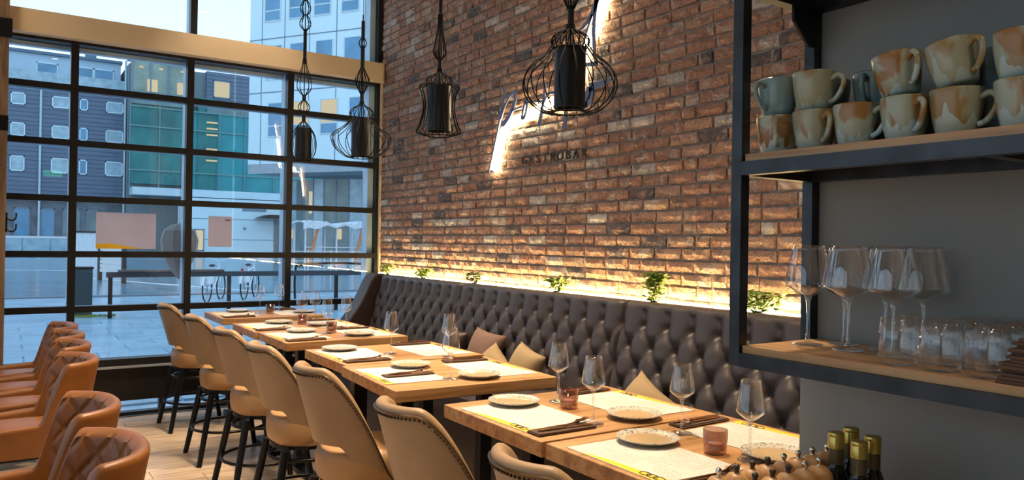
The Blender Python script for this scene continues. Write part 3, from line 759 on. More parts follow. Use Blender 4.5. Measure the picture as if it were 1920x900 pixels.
# low tables the tub chairs face
for y, l in ((5.4, 'dark square table before the far tub chairs, mostly out of frame'), (3.0, 'dark square table before the near tub chairs, mostly out of frame')):
    t = thing('square_table', l, 'table', (-.75, y, 0))
    MB().box(-.35, .35, -.6, .6, .70, .735).build('table_top', 'black', t, bev=.003)
    MB().box(-.04, .04, -.04, .04, .02, .70).build('column', 'black', t); MB().box(-.25, .25, -.25, .25, 0, .02).build('foot', 'black', t)

# ---------------------------------------------------------------- cushions
def pillow(name, c, sz, rx, rz, mat, label):
    def top(s_):
        def fn(a, b):
            u, v = 2*a-1, 2*b-1; e = (1-u*u)*(1-v*v)
            pin = 1-.10*(1-abs(u))*abs(v)**2*0-.09*((1-u*u)*abs(v)**3+(1-v*v)*abs(u)**3)
            return (s_*.075*max(0, e)**.45, u*sz/2*(pin), v*sz/2*(pin))
        return fn
    m = MB().grid(top(1), 16, 16).grid(top(-1), 16, 16, True)
    o = m.build(name, mat, None, 'all'); o.location = c; o.rotation_euler = (rx, .32, rz)
    return tag(o, label, 'cushion', 'scatter cushions on the banquette')
pillow('cushion', (2.56, 4.16, .715), .29, .12, .20, 'cushion_b', 'brown square cushion on the banquette behind two tan ones')
pillow('cushion', (2.47, 3.92, .665), .22, .70, .30, 'cushion_t', 'small tan cushion lying between brown cushion and larger tan one')
pillow('cushion', (2.53, 3.66, .690), .25, .28, .12, 'cushion_t', 'tan square cushion standing tilted by the fourth table')
pillow('cushion', (2.52, 2.66, .655), .25, .55, .25, 'cushion_t', 'tan cushion tilted behind the sixth table, nearest the camera')
pillow('cushion', (2.56, 4.60, .695), .27, .1, .15, 'browninner', 'dark brown cushion behind the wine glasses of the fourth table')

# ---------------------------------------------------------------- pendant lamps
def pendant(x, y, zs, hs, rs, lower, stem, top, label):
    """lower/stem: lists of (r, z) profiles relative to the middle of the black shade"""
    t = thing('pendant_lamp', label, 'pendant lamp', (x, y, zs), group='black wire cage pendant lamps')
    MB().lathe([(rs, -hs/2), (rs, hs/2), (.006, hs/2), (.006, hs/2-.004), (rs-.003, hs/2-.004), (rs-.003, -hs/2)], 28, closed=True).build('lamp_shade', 'black', t, True)
    MB().lathe([(0, -.03), (.018, -.025), (.027, 0), (.02, .03), (.013, .045), (0, .045)], 14).build('bulb', 'lamp_glow', t, True)
    m = MB()
    for prof, nw in lower:
        sp_ = smooth([(r, z) for r, z in prof], 5)
        for j in range(nw):
            a = 2*PI*j/nw; m.tube([(p.x*math.cos(a), p.x*math.sin(a), p.y) for p in sp_], .0027, 4)
        for r, z in (prof[0], prof[-1]):
            m.tube([(max(r, .004)*math.cos(2*PI*j/24), max(r, .004)*math.sin(2*PI*j/24), z) for j in range(24)], .003, 4, closed=True)
    tag(m.build('wire_cage', 'wire', t), kind='stuff')
    for prof in stem:
        if len(prof) == 2 and prof[0][0] == prof[1][0]: MB().cyl((0, 0, prof[0][1]), (0, 0, prof[1][1]), prof[0][0], 10).build('stem', 'black', t, True)
    MB().cyl((0, 0, hs/2-.02), (0, 0, top), .004, 6).build('rod', 'black', t)
    MB().cyl((0, 0, top), (0, 0, ZC-zs-.02), .0016, 5).build('cord', 'black', t)
    MB().lathe([(0, ZC-zs-.03), (.05, ZC-zs-.025), (.05, ZC-zs), (0, ZC-zs)], 18).build('ceiling_rose', 'black', t, True)
MT['lamp_glow'] = emit('pendant_bulb', (1, .66, .32), 3.0)
# nearest: wide onion cage
pendant(1.835, 2.372, 2.072, .24, .062, [([(.062, .115), (.075, .125), (.10, .09), (.16, .04), (.185, -.02), (.165, -.085), (.11, -.13), (.062, -.135)], 18),
        ([(.064, .115), (.074, .135), (.072, .158), (.05, .176), (.022, .188), (.014, .21)], 18), ([(.013, .275), (.03, .31), (.045, .34), (.042, .37), (.015, .42), (.012, .44)], 14)],
        [[(.013, .195), (.013, .285)], [(.012, .43), (.012, .6)]], .75, 'black pendant lamp with widest onion-shaped cage, in front of the lit sign')
# second: waisted square cage
pendant(1.895, 3.575, 2.125, .24, .062, [([(.062, .125), (.105, .118), (.09, .07), (.082, 0), (.10, -.08), (.118, -.12), (.11, -.13), (.062, -.145)], 18),
        ([(.062, .125), (.07, .15), (.05, .17), (.014, .19), (.012, .21)], 16), ([(.012, .26), (.034, .295), (.028, .34), (.014, .42), (.010, .50)], 14)],
        [[(.012, .19), (.012, .265)], [(.010, .48), (.010, .85)]], .95, 'black pendant lamp with waisted lantern cage before the brick wall')
# third: broad onion cage near the window corner
pendant(1.865, 4.56, 2.075, .24, .062, [([(.06, .12), (.12, .06), (.185, .01), (.17, -.06), (.11, -.115), (.062, -.13)], 18),
        ([(.06, .12), (.075, .15), (.06, .18), (.02, .205), (.010, .23)], 14), ([(.012, .28), (.035, .33), (.045, .365), (.03, .40), (.012, .44)], 12), ([(.012, .57), (.025, .60), (.012, .63)], 8)],
        [[(.012, .22), (.012, .29)], [(.013, .43), (.013, .58)], [(.011, .62), (.011, .74)]], .78, 'black pendant lamp with broad round cage before the window corner')
# fourth: slim drop cage furthest away
pendant(1.905, 5.82, 2.165, .24, .062, [([(.05, .13), (.085, .07), (.098, 0), (.09, -.07), (.062, -.125)], 14), ([(.05, .13), (.03, .155), (.013, .17)], 10),
        ([(.013, .235), (.042, .27), (.04, .30), (.013, .335)], 10), ([(.013, .375), (.055, .43), (.05, .50), (.02, .60), (.012, .66)], 10), ([(.012, .88), (.045, .93), (.015, 1.0)], 10), ([(.015, 1.0), (.042, 1.05), (.012, 1.12)], 10)],
        [[(.014, .165), (.014, .24)], [(.014, .33), (.014, .38)], [(.013, .62), (.013, .89)], [(.011, 1.11), (.011, 1.24)]], 1.26, 'slim black pendant lamp with beaded stem furthest away, before the window')

# ---------------------------------------------------------------- shelf unit
SH = thing('wall_shelf', 'dark steel shelf unit with oak boards fixed to the grey wall', 'shelf', (0, 0, 0))
YE = -.35
for x in (1.44, 1.713):
    for y in (1.197, YE):
        MB().box(x, x+.03, y, y+.03, 1.138, 2.75).build('post', 'steel', SH, bev=.0015)
for z, lab in ((1.188, 'lower'), (1.639, 'middle'), (2.075, 'top')):
    fr = MB().box(1.44, 1.47, YE+.03, 1.197, z-.050, z-.018).box(1.713, 1.743, YE+.03, 1.197, z-.050, z-.018).box(1.47, 1.713, 1.197, 1.227, z-.050, z-.018).box(1.47, 1.713, YE, YE+.03, z-.050, z-.018)
    for y in (.1, .65): fr.box(1.47, 1.713, y, y+.025, z-.050, z-.018)
    fr.build('shelf_frame', 'steel', SH)
    MB().box(1.449, 1.741, YE+.03, 1.194, z-.018, z).build('shelf_board', 'oak_y', SH, bev=.001)
MB().poly([(1.713, 2.025), (1.713, 1.93), (1.68, 1.93), (1.62, 1.985), (1.62, 2.025)], 1, 1.19, 1.197).cyl((1.69, 1.188, 1.975), (1.69, 1.199, 1.975), .008, 8).build('bracket', 'black', SH)

# mugs
def mug_proto(mat):
    t = thing('mug', '-', 'mug')
    MB().lathe([(0, 0), (.030, 0), (.035, .004), (.041, .03), (.0455, .06), (.047, .083), (.0462, .086), (.0445, .083), (.0425, .06), (.037, .03), (.030, .008), (0, .007)], 28).build('body', mat, t, 'all')
    hp = smooth([(.043, 0, .066), (.060, 0, .073), (.073, 0, .062), (.070, 0, .042), (.055, 0, .022), (.040, 0, .016)], 4)
    MB().tube(hp, .0058, 8).build('handle', mat, t, 'all')
    return t
MP = [mug_proto('mug%d' % k) for k in range(3)]; mus = [[], [], []]
ZS = 1.6395
def mug(kind, x, y, z, hdeg, label, tilt=None):
    o = place(MP[kind], mus[kind], label, (x, y, z), math.radians(hdeg), 'stoneware mugs on the middle shelf')
    if tilt: o.rotation_euler = (Matrix.Rotation(math.radians(tilt[1]), 3, 'Z')@Matrix.Rotation(math.radians(tilt[0]), 3, 'X')@Matrix.Rotation(math.radians(hdeg-tilt[1]), 3, 'Z')).to_euler()
XF = 1.505
FR = [(1.148, 215, 0), (1.049, 240, 1), (.948, 262, 0), (.842, 235, 0), (.742, 268, 1), (.627, 300, 0)]
LF = ['at the left end, bottom of its stack', 'second from the left in the front row, bottom', 'third from the left in the front row, nothing on top', 'fourth from the left in the front row, bottom', 'fifth from the left in the front row, with big handle', 'at the right frame edge, bottom of its stack']
for (y, hd, k), l in zip(FR, LF): mug(k, XF, y, ZS, hd, 'green and rust mug '+l)
mug(2, XF, 1.146, ZS+.0865, 175, 'pale blue stoneware mug stacked at the left end of the row')
mug(1, XF, 1.050, ZS+.0865, 268, 'olive stoneware mug stacked second from the left with handle to the right')
mug(0, XF+.004, .852, ZS+.0905, 238, 'tilted pale mug with drips stacked fourth from the left', (-9, 0))
mug(1, XF+.004, .740, ZS+.0925, 248, 'tilted ochre mug stacked highest, fifth from the left', (-13, 0))
mug(0, XF, .630, ZS+.0865, 330, 'rust and cream mug stacked at the right frame edge')
for k, y in enumerate((1.145, 1.045, .945, .842, .735, .63)):
    mug(2, XF+.112, y, ZS, 180+40*k, 'blue-grey mug in the back row, %s from the left, bottom' % ORD[k])
mug(2, XF+.108, 1.085, ZS+.0865, 170, 'grey-green mug on top in the back row, behind the olive mug')
mug(2, XF+.108, .972, ZS+.0865, 190, 'grey-blue mug on top in the back row with handle toward the window')
mug(2, XF+.108, .735, ZS+.0865, 60, 'plain blue mug on top in the back row, right of the ochre mug')

# shelf glasses
BG = wine_proto('wine_glass', .238, .036, .054, .115, '-'); bu = []
for k, (x, y, l) in enumerate(((1.60, 1.125, 'nearest the posts'), (1.60, 1.02, 'middle of the front row'), (1.60, .915, 'last of the front row, behind the tumblers'),
                               (1.685, 1.085, 'behind the first two'), (1.685, .982, 'behind the middle one'), (1.685, .895, 'furthest right'))):
    place(BG, bu, 'large wine glass on the lower shelf, '+l, (x, y, 1.1885), 0, 'large wine glasses on the lower shelf')
TG = MB().lathe([(0, 0), (.030, 0), (.034, .003), (.038, .03), (.0385, .06), (.036, .095), (.0346, .095), (.0368, .06), (.0362, .03), (.031, .014), (0, .012)], 24).mesh('tumbler', 'glass', 'all')
for r, x in enumerate((1.500, 1.585, 1.668)):
    for k in range(5):
        if r == 2 and k == 0: continue
        y = .845-.083*k+.004*r
        if r == 0 and k > 2 or r == 2 and k < 1: continue
        tag(link('tumbler', TG, None, (x, y, 1.1885)), 'clear glass tumbler on the lower shelf, %s from the left in the %s row' % (ORD[k], ('front', 'middle', 'back')[r]), 'tumbler', 'glass tumblers on the lower shelf')
nk = thing('napkin_stack', 'stack of dark brown folded napkins at the right end of the lower shelf', 'napkins', (1.505, .572, 1.1885))
nm_ = MB().box(-.05, .05, -.07, .07, 0, .0062).mesh('folded_napkin', 'napkin', bev=.0012)
for k in range(13):
    o = link('folded_napkin', nm_, nk, (random.uniform(-.004, .004), -.0026*k+random.uniform(-.004, .004)*(1 if k % 2 else -1)+(.006 if k % 2 else 0), .0063*k), random.uniform(-.05, .05))

# ---------------------------------------------------------------- side station with mills and bottles
ss = thing('side_station', 'low service cabinet below the lower frame edge, against the grey wall', 'cabinet', (1.40, .72, 0))
MB().box(-.30, .335, -.50, .44, .76, .785).build('top', 'oak_y', ss, bev=.002); MB().box(-.28, .335, -.48, .42, .05, .76).build('body', 'steel', ss); MB().box(-.25, .32, -.45, .4, 0, .05).build('plinth', 'black', ss)
mb_ = MB().lathe([(0, 0), (.027, 0), (.029, .006), (.027, .05), (.022, .10), (.019, .118), (.021, .122), (0, .122)], 20).mesh('body', 'millwood', True)
mh_ = MB().lathe([(0, .122), (.016, .124), (.025, .138), (.0285, .155), (.026, .172), (.017, .184), (.006, .188), (0, .188)], 20).mesh('head', 'millwood', True)
kn = {c: MB().lathe([(0, .187), (.005, .188), (.004, .192), (.0062, .196), (.0062, .201), (.003, .204), (0, .204)], 12).mesh('knob', m_, True) for c, m_ in (('black', 'dark'), ('chrome', 'chrome'))}
MLS = [(1.162, 1.010, 'chrome', 'at the left end of the back row'), (1.212, 1.008, 'black', 'second in the back row'), (1.262, 1.010, 'black', 'third in the back row'), (1.312, 1.012, 'black', 'fourth in the back row'), (1.362, 1.010, 'chrome', 'fifth in the back row'),
       (1.412, 1.012, 'chrome', 'sixth in the back row'), (1.462, 1.012, 'chrome', 'last in the back row'), (1.515, 1.012, 'chrome', 'right behind the dark bottles'), (1.200, .954, 'black', 'at the left end of the front row'), (1.251, .953, 'black', 'second in the front row'),
       (1.302, .955, 'black', 'third in the front row'), (1.352, .953, 'chrome', 'fourth in the front row'), (1.403, .955, 'chrome', 'fifth in the front row')]
for x, y, c, l in MLS:
    t = thing('pepper_mill', 'round-headed wooden mill with %s knob, %s' % (c, l), 'mill', (x, y, .785), group='wooden mills in the cluster')
    link('body', mb_, t); link('head', mh_, t); link('knob', kn[c], t)
bb = MB().lathe([(0, 0), (.024, 0), (.0265, .004), (.0265, .140), (.025, .155), (.018, .174), (.0145, .182), (.0135, .215), (0, .215)], 24).mesh('body', 'bottle', True)
bn = MB().lathe([(.0148, .183), (.0142, .214), (.0155, .214), (.0155, .183)], 20, closed=True).mesh('neck_sleeve', 'blab', True)
bc = MB().lathe([(0, .248), (.0155, .248), (.0165, .245), (.0165, .2415), (.0158, .240), (.0165, .2385), (.0165, .215), (0, .215)], 20).mesh('cap', 'gold', True)
wl = MB().box(-.0272, -.0264, -.008, .004, .112, .128).mesh('label', 'white')
for x, y, l in ((1.462, .956, 'leftmost of the four'), (1.527, .963, 'back one of the four'), (1.435, .887, 'front one of the four'), (1.497, .896, 'rightmost of the four')):
    t = thing('oil_bottle', 'dark glass bottle with gold cap, '+l, 'bottle', (x, y, .785), group='dark bottles with gold caps')
    for n_, me_ in (('body', bb), ('neck_sleeve', bn), ('cap', bc), ('label', wl)): link(n_, me_, t)

# ---------------------------------------------------------------- column at the left with hooks, papers on the glass
cl = thing('column', 'wood-clad column with dark bands at the left frame edge', 'column', (-.175, 6.54, 0))
MB().box(-.168, .168, -.05, .05, 0, ZC).build('shaft', 'column', cl, bev=.01)
for z0, z1, e in ((2.82, 2.96, .018), (2.16, 2.27, .004)): MB().box(-.168-e, .168+e, -.05-e, .05+e, z0, z1).build('band', 'black', cl, bev=.006)
hk = thing('coat_hook', 'black double coat hook on the column at left', 'hook', (-.004, 6.52, 1.53))
MB().box(-.004, .006, -.03, .03, -.09, .05).build('plate', 'black', hk)
for z in (.03, -.05): MB().tube(smooth([(0, 0, z-.02), (.03, 0, z-.035), (.055, 0, z-.02), (.058, 0, z+.02)], 4), .006, 6).build('prong', 'black', hk, True)
def paper(x0, x1, z0, z1, mat, label):
    p = thing('window_poster', label, 'poster', (0, YW+.016, 0))
    MB().box(x0, x1, -.002, 0, z0, z1).build('sheet', mat, p); return p
p = paper(.580, 1.010, 1.325, 1.612, 'peach', 'large peach paper poster taped inside the window glass')
MB().poly([(.580, 1.325), (.92, 1.325), (.75, 1.355), (.68, 1.368), (.580, 1.362)], 1, -.0028, -.002).build('yellow_band', 'yellow', p)
p = paper(1.415, 1.606, 1.349, 1.607, 'peach', 'smaller pink paper poster taped inside the window glass')
MB().box(1.55, 1.59, -.0028, -.002, 1.572, 1.580).build('print', 'dark', p)

# ---------------------------------------------------------------- outside
structure('pavement', MB().box(-60, 60, YW+.12, 21.6, -.2, -.10).build('pavement', 'wet')); pv = bpy.data.objects['pavement']
pvm = [MB().box(0, .78, 0, .58, -.02, .018+.002*k).mesh('paver', 'wet', bev=.004) for k in range(2)]
for r in range(13):
    for c in range(14):
        if r % 2 == 0 or c < 13: link('paver', pvm[(r+c) % 2], pv, (-2.6+c*.80+(.4 if r % 2 else 0), 7.6+r*.60, -.10))
structure('street', MB().box(-80, 80, 21.7, 110, -.3, -.12).build('street', 'wetd'))
structure('kerb', MB().box(-60, 60, 21.55, 21.75, -.2, -.06).build('kerb', 'kerb'))
for k, (x0, y0, x1, y1) in enumerate(((2.0, 33, 6.2, 22.6), (-8, 44, 22, 30), (-10, 60, 30, 58))):
    d = Vector((x1-x0, y1-y0)); a = math.atan2(d.y, d.x)
    o = MB().box(0, d.length, -.12, .12, -.122, -.112).build('road_marking', 'line'); o.location = (x0, y0, 0); o.rotation_euler.z = a; structure('r', o)
bl = thing('bollard', 'dark green square bollard bin on the pavement', 'bollard', (1.22, 16.55, -.10))
MB().box(-.15, .15, -.15, .15, 0, .90).build('body', plain('dark_green_metal', (.02, .045, .05), .4), bl, bev=.01); MB().box(-.165, .165, -.165, .165, .90, .94).build('cap', 'black', bl, bev=.008)
gs = MB(); rg = random.Random(5)
for k in range(260):
    x, y = rg.uniform(1.05, 1.75), rg.uniform(16.12, 16.38); h_ = rg.uniform(.015, .05); i = len(gs.v)
    gs.v += [Vector((x-.01, y, -.085)), Vector((x+.01, y, -.085)), Vector((x+rg.uniform(-.03, .03), y+.01, -.085+h_)), Vector((x, y+.012, -.085))]; gs.f += [(i, i+1, i+2), (i+1, i+3, i+2), (i+3, i, i+2)]
tag(gs.build('weeds', 'grass'), 'low grass and weeds at the foot of the bollard', 'grass', kind='stuff')
rl = thing('street_railing', 'long dark low railing in front of the parked bicycles', 'railing', (0, 15.95, -.10))
MB().box(1.55, 8.6, -.05, .05, .76, .86).build('top_rail', plain('dark_rail', (.03, .035, .045), .4, .3), rl, bev=.01)
for x in (1.62, 3.75, 6.0, 8.3): MB().box(x-.035, x+.035, -.03, .03, 0, .77).build('post', 'black', rl)
bt_ = MB().box(1.75, 3.62, -.16, .10, .862, .90).build('seat_board', plain('brown_board', (.10, .06, .05), .5, vary=.5, scale=3), rl)
def bicycle(x, y, rz, label):
    t = thing('bicycle', label, 'bicycle', (x, y, -.12), rz, 'bicycles parked behind the railing')
    for cx in (-.52, .52):
        w_ = MB().tube([(cx+.33*math.cos(2*PI*j/28), 0, .34+.33*math.sin(2*PI*j/28)) for j in range(28)], .018, 6, closed=True)
        for j in range(10): a = 2*PI*j/10; w_.tube([(cx, 0, .34), (cx+.33*math.cos(a), 0, .34+.33*math.sin(a))], .003, 3)
        w_.build('wheel', 'black', t, True)
    f = MB()
    for a, b in (((-.52, 0, .34), (-.02, 0, .32)), ((-.52, 0, .34), (-.15, 0, .78)), ((-.02, 0, .32), (-.17, 0, .86)), ((-.15, 0, .74), (.36, 0, .80)), ((-.02, 0, .32), (.37, 0, .72)), ((.34, 0, .92), (.52, 0, .34))): f.tube([a, b], .016, 6)
    f.build('frame', 'white', t, True)
    MB().tube(smooth([(.28, -.30, 1.03), (.36, -.2, 1.04), (.34, 0, .98), (.36, .2, 1.04), (.28, .30, 1.03)], 4), .013, 6).build('handlebar', 'chrome', t, True)
    MB().ball((-.19, 0, .88), .13, .07, .035).build('saddle', 'dark', t, True)
    MB().grid(lambda a, b: (-.52+.37*math.cos(.3+2.6*a), -.035+.07*b, .34+.37*math.sin(.3+2.6*a)), 14, 2).grid(lambda a, b: (-.52+.362*math.cos(.3+2.6*a), -.035+.07*b, .34+.362*math.sin(.3+2.6*a)), 14, 2).build('mudguard', 'white', t, True)
    MB().box(-.75, -.38, -.11, .11, .44, .72).build('child_seat', 'white', t, bev=.04)
    MB().box(-.74, -.70, -.03, .03, .74, .80).build('rear_light', plain('red_lens', (.5, .02, .02), .3), t)
bicycle(4.25, 19.55, 1.05, 'white city bicycle parked behind the railing, nearer the middle mullion')
bicycle(5.25, 20.1, 1.05, 'white city bicycle parked behind the railing, further right')
hp = thing('hoop_stand', 'dark curved bicycle hoop stand behind the railing', 'bike stand', (6.3, 19.4, -.12))
MB().tube(smooth([(-.1, 0, 0), (-.1, 0, .7), (.1, 0, .9), (1.6, 0, .92), (1.8, 0, .75), (1.8, 0, 0)], 5), .03, 8).build('hoop', 'black', hp, True)
# slatted white board on dark posts, white kiosk block behind
sb = thing('slatted_board', 'white slatted barrier board between two dark posts across the street', 'barrier', (3.0, 29.3, -.12), -1.365)
for k in range(7): MB().box(-1.12, 1.12, -.03, .03, .30+k*.15, .30+k*.15+.13).build('slat', 'white', sb)
for x in (-1.2, 1.2): MB().box(x-.07, x+.07, -.06, .06, 0, 1.45).build('post', 'dark', sb)
ks = thing('kiosk', 'white low kiosk container across the street', 'kiosk', (3.6, 40.0, -.12))
MB().box(-1.0, 1.0, 0, 2, 0, 1.7).build('body', 'cloth', ks); MB().box(-1.05, 1.05, -.05, 2.05, 1.7, 1.78).build('roof', 'dark', ks)
# round grey paper shape hanging outside the second pane
bln = thing('paper_balloon', 'grey pointed balloon-shaped paper decoration hanging behind the second mullion', 'decoration', (1.235, 7.02, 1.06))
MB().lathe([(0, 0), (.05, .06), (.11, .15), (.145, .25), (.155, .34), (.13, .42), (.07, .47), (0, .485)], 9).build('body', 'greyp', bln); MB().cyl((0, 0, .48), (0, 0, 1.075), .0015, 4).build('string', 'dark', bln); MB().cyl((0, -.205, 1.075), (0, .01, 1.075), .006, 6).build('bracket', 'dark', bln)

def rects(parent, name, mat, lst, y0, y1):
    for x0, x1, z0, z1 in lst: MB().box(x0, x1, y0, y1, z0, z1).build(name, mat, parent)
def facade_window(parent, x0, x1, z0, z1, y, pane='wpane', fr='bwhite'):
    f = MB().box(x0, x1, y-.08, y, z0, z0+.1).box(x0, x1, y-.08, y, z1-.1, z1).box(x0, x0+.09, y-.08, y, z0, z1).box(x1-.09, x1, y-.08, y, z0, z1).build('window', fr, parent)
    MB().box(x0+.08, x1-.08, y-.05, y-.02, z0+.08, z1-.08).build('pane', pane, f)
# dark clad house
dh = thing('dark_house', 'dark blue-grey clad apartment house with set-back penthouse, seen at left through the window', 'building', (0, 80, 0))
MB().box(-25, 9.2, 0, 14, 4.7, 14.9).build('wall', 'clad', dh); MB().box(-25, 9.2, .6, 14, -.12, 4.7).build('ground_floor', plain('shop_front', (.14, .17, .20), .4, vary=.4, scale=.8), dh)
MB().box(-25, 8.9, 2.0, 14, 14.9, 18.0).build('penthouse', 'pent', dh); MB().box(-25, 9.0, 1.7, 14, 18.0, 18.25).build('roof', plain('roof_edge', (.10, .18, .26), .6), dh)
MB().box(-25, 9.1, .15, .22, 14.9, 16.1).build('balustrade', 'wpane2', dh)
for z0, z1 in ((12.95, 14.0), (10.17, 11.35), (7.07, 8.43)):
    for x0, x1 in ((-2.6, -1.2), (.1, 1.2), (3.2, 4.58), (5.38, 6.04), (7.51, 8.97)): facade_window(dh, x0, x1, z0, z1, 0, 'wpane2' if x1-x0 > 1 else 'wpane')
for x in (3.0, 5.9, 7.6): facade_window(dh, x-1.0, x+.7, 15.2, 17.3, 2.0)
for x in (2.35, 9.1): MB().cyl((x, -.1, 0), (x, -.1, 18 if x > 3 else 14.8), .09, 8).build('downpipe', 'bwhite2', dh)
MB().box(6.0, 6.9, 3, 4, 18.2, 19.3).build('chimney', plain('vent_box', (.12, .22, .30), .6), dh)
for x0, x1 in ((.5, 1.7), (2.5, 3.6), (4.2, 5.6), (6.1, 7.2)): facade_window(dh, x0, x1, .3, 3.9, .6, 'wpane' if x0 < 4 else 'tealglass', 'bseam')
gr_ = thing('glass_railing', 'glass street railing with pale top rail before the dark house', 'railing', (0, 62, -.12))
MB().box(-4, 4.2, -.03, .03, 1.35, 1.5).build('top_rail', 'white', gr_)
for k in range(5): MB().box(-4+k*1.64, -4+k*1.64+1.58, -.01, .01, .1, 1.34).build('pane', 'wpane2', gr_)
# netted scaffold house
th2 = thing('netted_house', 'house wrapped in teal scaffold netting with glazed top floor', 'building', (0, 78, 0))
MB().box(9.25, 30, .8, 16, -.12, 17.6).build('wall', plain('house_core', (.20, .25, .27), .7), th2)
MB().box(9.25, 14.6, 0, .5, 6.4, 13.7).build('net', 'net', th2); MB().box(15.2, 17.0, 0.1, .5, 5.9, 15.0).build('net', 'net', th2); MB().box(17.0, 30, 0, .5, 5.9, 13.5).build('net', 'net2', th2); MB().box(14.6, 15.2, 0.2, .5, 5.9, 13.7).build('net', 'net2', th2)
for z in (7.6, 9.7, 11.7, 13.5): MB().box(9.2, 30, -.12, 0, z, z+.12).build('scaffold_plank', plain('plank_grey', (.15, .30, .30), .7), th2)
for x in (9.3, 11.8, 14.5, 17.2, 19.6, 22.5, 26): MB().cyl((x, -.1, 5.6), (x, -.1, 14.0), .05, 6).build('scaffold_pole', 'bseam', th2)
MB().box(9.4, 14.7, .2, 1.0, 13.7, 18.2).build('glazed_floor', plain('balcony_glazing', (.30, .36, .30), .2, vary=.3, scale=.6), th2)
for x in (9.4, 11.0, 12.6, 14.6): MB().box(x-.07, x+.07, .1, .25, 13.7, 18.2).build('glazing_post', 'bseam', th2)
for x in (10.0, 11.7, 13.6): MB().box(x, x+.35, .12, .2, 17.2, 17.35).build('ceiling_light', 'lit', th2)
for x in (10.7, 13.3): MB().box(x, x+.9, .14, .2, 14.9, 16.2).build('lit_window', 'lit2', th2)
MB().box(9.3, 14.8, -.2, 3, 18.2, 18.9).build('roof', 'bwhite2', th2); MB().box(10.2, 13.5, 3, 8, 18.9, 20).build('roof_box', 'pent', th2)
MB().box(9.3, 14.7, -.15, -.08, 13.8, 15.0).build('balustrade', 'tealglass', th2)
MB().box(16.0, 21, .3, 2, 14.8, 17.7).build('dark_box', 'clad', th2); facade_window(th2, 16.6, 18.2, 15.2, 16.9, .3, 'lit2', 'bseam')
MB().box(16.0, 23, -.1, .25, 13.6, 14.7).build('balustrade', 'tealglass', th2)
for z in (12.6, 12.0, 11.4, 10.0, 9.4, 8.9): MB().box(16.0, 17.0, -.08, .09, z, z+.14).build('lit_slot', 'lit2', th2)
MB().box(9.4, 30, -1.6, .6, 5.3, 6.0).build('canopy_slab', 'bwhite2', th2)
# pale plinth building with entrance canopy
pb = thing('pale_annex', 'pale concrete ground-floor annex with dark entrance canopy and panel joints', 'building', (0, 70, 0))
MB().box(13.2, 34, 0, 6, -.12, 4.9).build('wall', 'bwhite', pb)
for z in (1.3, 3.1): MB().box(13.2, 34, -.02, 0, z, z+.05).build('joint', 'bseam', pb)
MB().box(17.5, 19.6, -.05, .02, 3.9, 4.5).build('vent_grille', 'bseam', pb)
MB().poly([(18.6, 3.3), (19.4, 3.6), (25, 3.6), (25, 3.3)], 1, -1.8, .1).build('canopy', 'dark', pb); MB().box(20.3, 25, -.05, .02, 0, 3.2).build('entrance', plain('entrance_grey', (.22, .26, .28), .5, vary=.3, scale=.8), pb)  # entrance is a grey panel with random tone
facade_window(pb, 13.5, 14.3, .3, 2.2, 0, 'lit2', 'bseam')
for x in (16.1, 17.7): MB().ball((x, -.1, 2.35), .12).build('wall_lamp', 'bseam', pb)
# tall pale block, turned toward the square
wb = thing('pale_block', 'tall pale panel-clad office block with deep-set blue windows', 'building', (14.9, 40.5, 0), math.atan2(-.84, .54))
BW = 14
MB().box(-6.0, 9, 0, 9, 5.75, 30).build('wall', 'bwhite', wb)
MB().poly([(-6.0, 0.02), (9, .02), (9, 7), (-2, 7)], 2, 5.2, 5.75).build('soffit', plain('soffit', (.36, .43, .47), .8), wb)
for z in (12.93, 9.84, 16.2, 19.4): MB().box(-6.0, 9, -.015, 0, z, z+.06).build('joint', 'bseam', wb)
for x in (-5.1, -3.45, -1.7, .15, 2.0, 3.9): MB().box(x-.025, x+.025, -.015, 0, 5.75, 30).build('joint', 'bseam', wb)
rows = [(17.3, 19.1, (-4.87, -3.12, -1.37, .51, 2.4)), (14.0, 15.85, (-4.87, -3.12, -1.37, .51, 2.4)), (10.65, 12.5, (-4.75, -3.0, -1.2, .72, 2.6)), (7.35, 9.2, (-4.5, -2.72, -.80, 1.12, 3.0))]
for z0, z1, xs in rows:
    for x in xs:
        w_ = 1.06; lit = z0 == 7.35 and x in (-.80, -2.72)
        f = MB().box(x-.06, x+w_+.06, -.04, 0, z0-.08, z0).box(x-.06, x+w_+.06, -.04, 0, z1, z1+.06).box(x-.06, x, -.04, 0, z0, z1).box(x+w_, x+w_+.06, -.04, 0, z0, z1).box(x, x+w_, -.035, 0, z0+.52, z0+.60).build('window', 'bwhite2', wb)
        MB().box(x, x+w_, -.02, -.004, z0+.60, z1).build('pane', 'lit2' if lit else 'wpane', f); MB().box(x, x+w_, -.02, -.004, z0, z0+.52).build('pane', 'wpane', f)
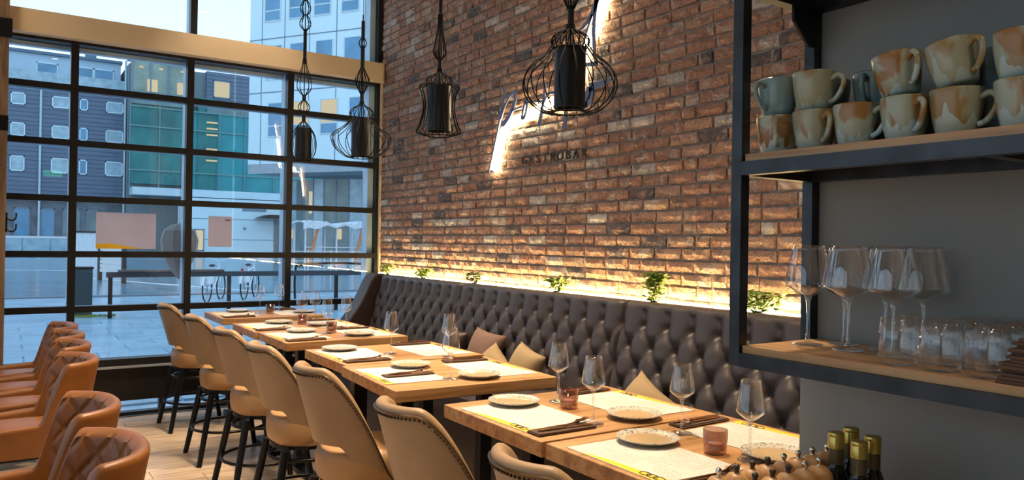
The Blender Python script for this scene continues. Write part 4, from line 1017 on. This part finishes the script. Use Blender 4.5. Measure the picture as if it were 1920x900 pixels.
# round glazed entrance below it
ge = thing('glass_rotunda', 'curved glazed entrance hall under the pale block with warm lights inside', 'building', (20.5, 46.5, -.12))
ns = 22
for k in range(ns):
    a0, a1 = PI*.62+PI*.95*k/ns, PI*.62+PI*.95*(k+1)/ns; R = 6.0
    m = MB(); i = 0
    for r in (R, R-.06):
        for a in (a0+.008, a1-.008):
            for z in (.1, 5.1): m.v.append(Vector((r*math.cos(a), r*math.sin(a), z)))
    m.f = [(0, 1, 3, 2), (4, 6, 7, 5), (0, 4, 5, 1), (2, 3, 7, 6), (0, 2, 6, 4), (1, 5, 7, 3)]
    m.build('pane', 'tealglass' if k % 3 else 'wpane2', ge); MB().cyl((R*math.cos(a0), R*math.sin(a0), 0), (R*math.cos(a0), R*math.sin(a0), 5.18), .05, 6).build('glazing_post', 'bseam', ge)
for k in range(6): a = PI*(.8+.11*k); MB().box(6.03*math.cos(a)-.14, 6.03*math.cos(a)+.14, 6.03*math.sin(a)-.05, 6.03*math.sin(a)+.0, 3.1 if k % 2 else 1.6, 4.4 if k % 2 else 2.2).build('warm_light', 'lit2', ge)
# barrier tent: white frame, orange braces, white tarp
bt = thing('barrier_tent', 'white scaffold frame with orange braces and a white tarp on top', 'scaffold', (0, 34.6, -.12))
for x in (11.5, 13.0, 14.4):
    for y in (0, 1.6): MB().cyl((x, y, 0), (x, y, 2.3), .04, 6).build('upright', 'white', bt)
for z in (.4, 1.2, 2.2): MB().cyl((11.5, 0, z), (14.4, 0, z), .03, 6).build('ledger', 'white', bt)
MB().cyl((11.65, -.1, .4), (12.10, -.1, 2.3), .07, 6).build('brace', 'orange', bt); MB().cyl((13.85, -.1, .4), (14.30, -.1, 2.3), .07, 6).build('brace', 'orange', bt)
def tarp(a, b):
    x = 11.3+3.3*a; return (x, -.3+2.2*b, 2.34+.08*math.sin(a*9)+.06*math.sin(a*23+b*5))
def tarp2(a, b):
    p = tarp(a, 0); return (p[0], -.3-.02*math.sin(a*30), p[2]-b*(.22+.14*math.sin(a*7+1)))
MB().grid(tarp, 30, 4).grid(tarp2, 30, 3).build('tarp', 'cloth', bt, True)
fnc = thing('mesh_fence', 'low white mesh fence panels in front of the scaffold frame', 'fence', (0, 31.5, -.12))
for k in range(5):
    x = 9.6+k*1.0; MB().cyl((x, 0, 0), (x, 0, 1.1), .03, 6).build('post', 'white', fnc)
    if k < 4:
        for z in (.3, .65, 1.05): MB().cyl((x, 0, z), (x+1, 0, z), .018, 5).build('wire', 'white', fnc)
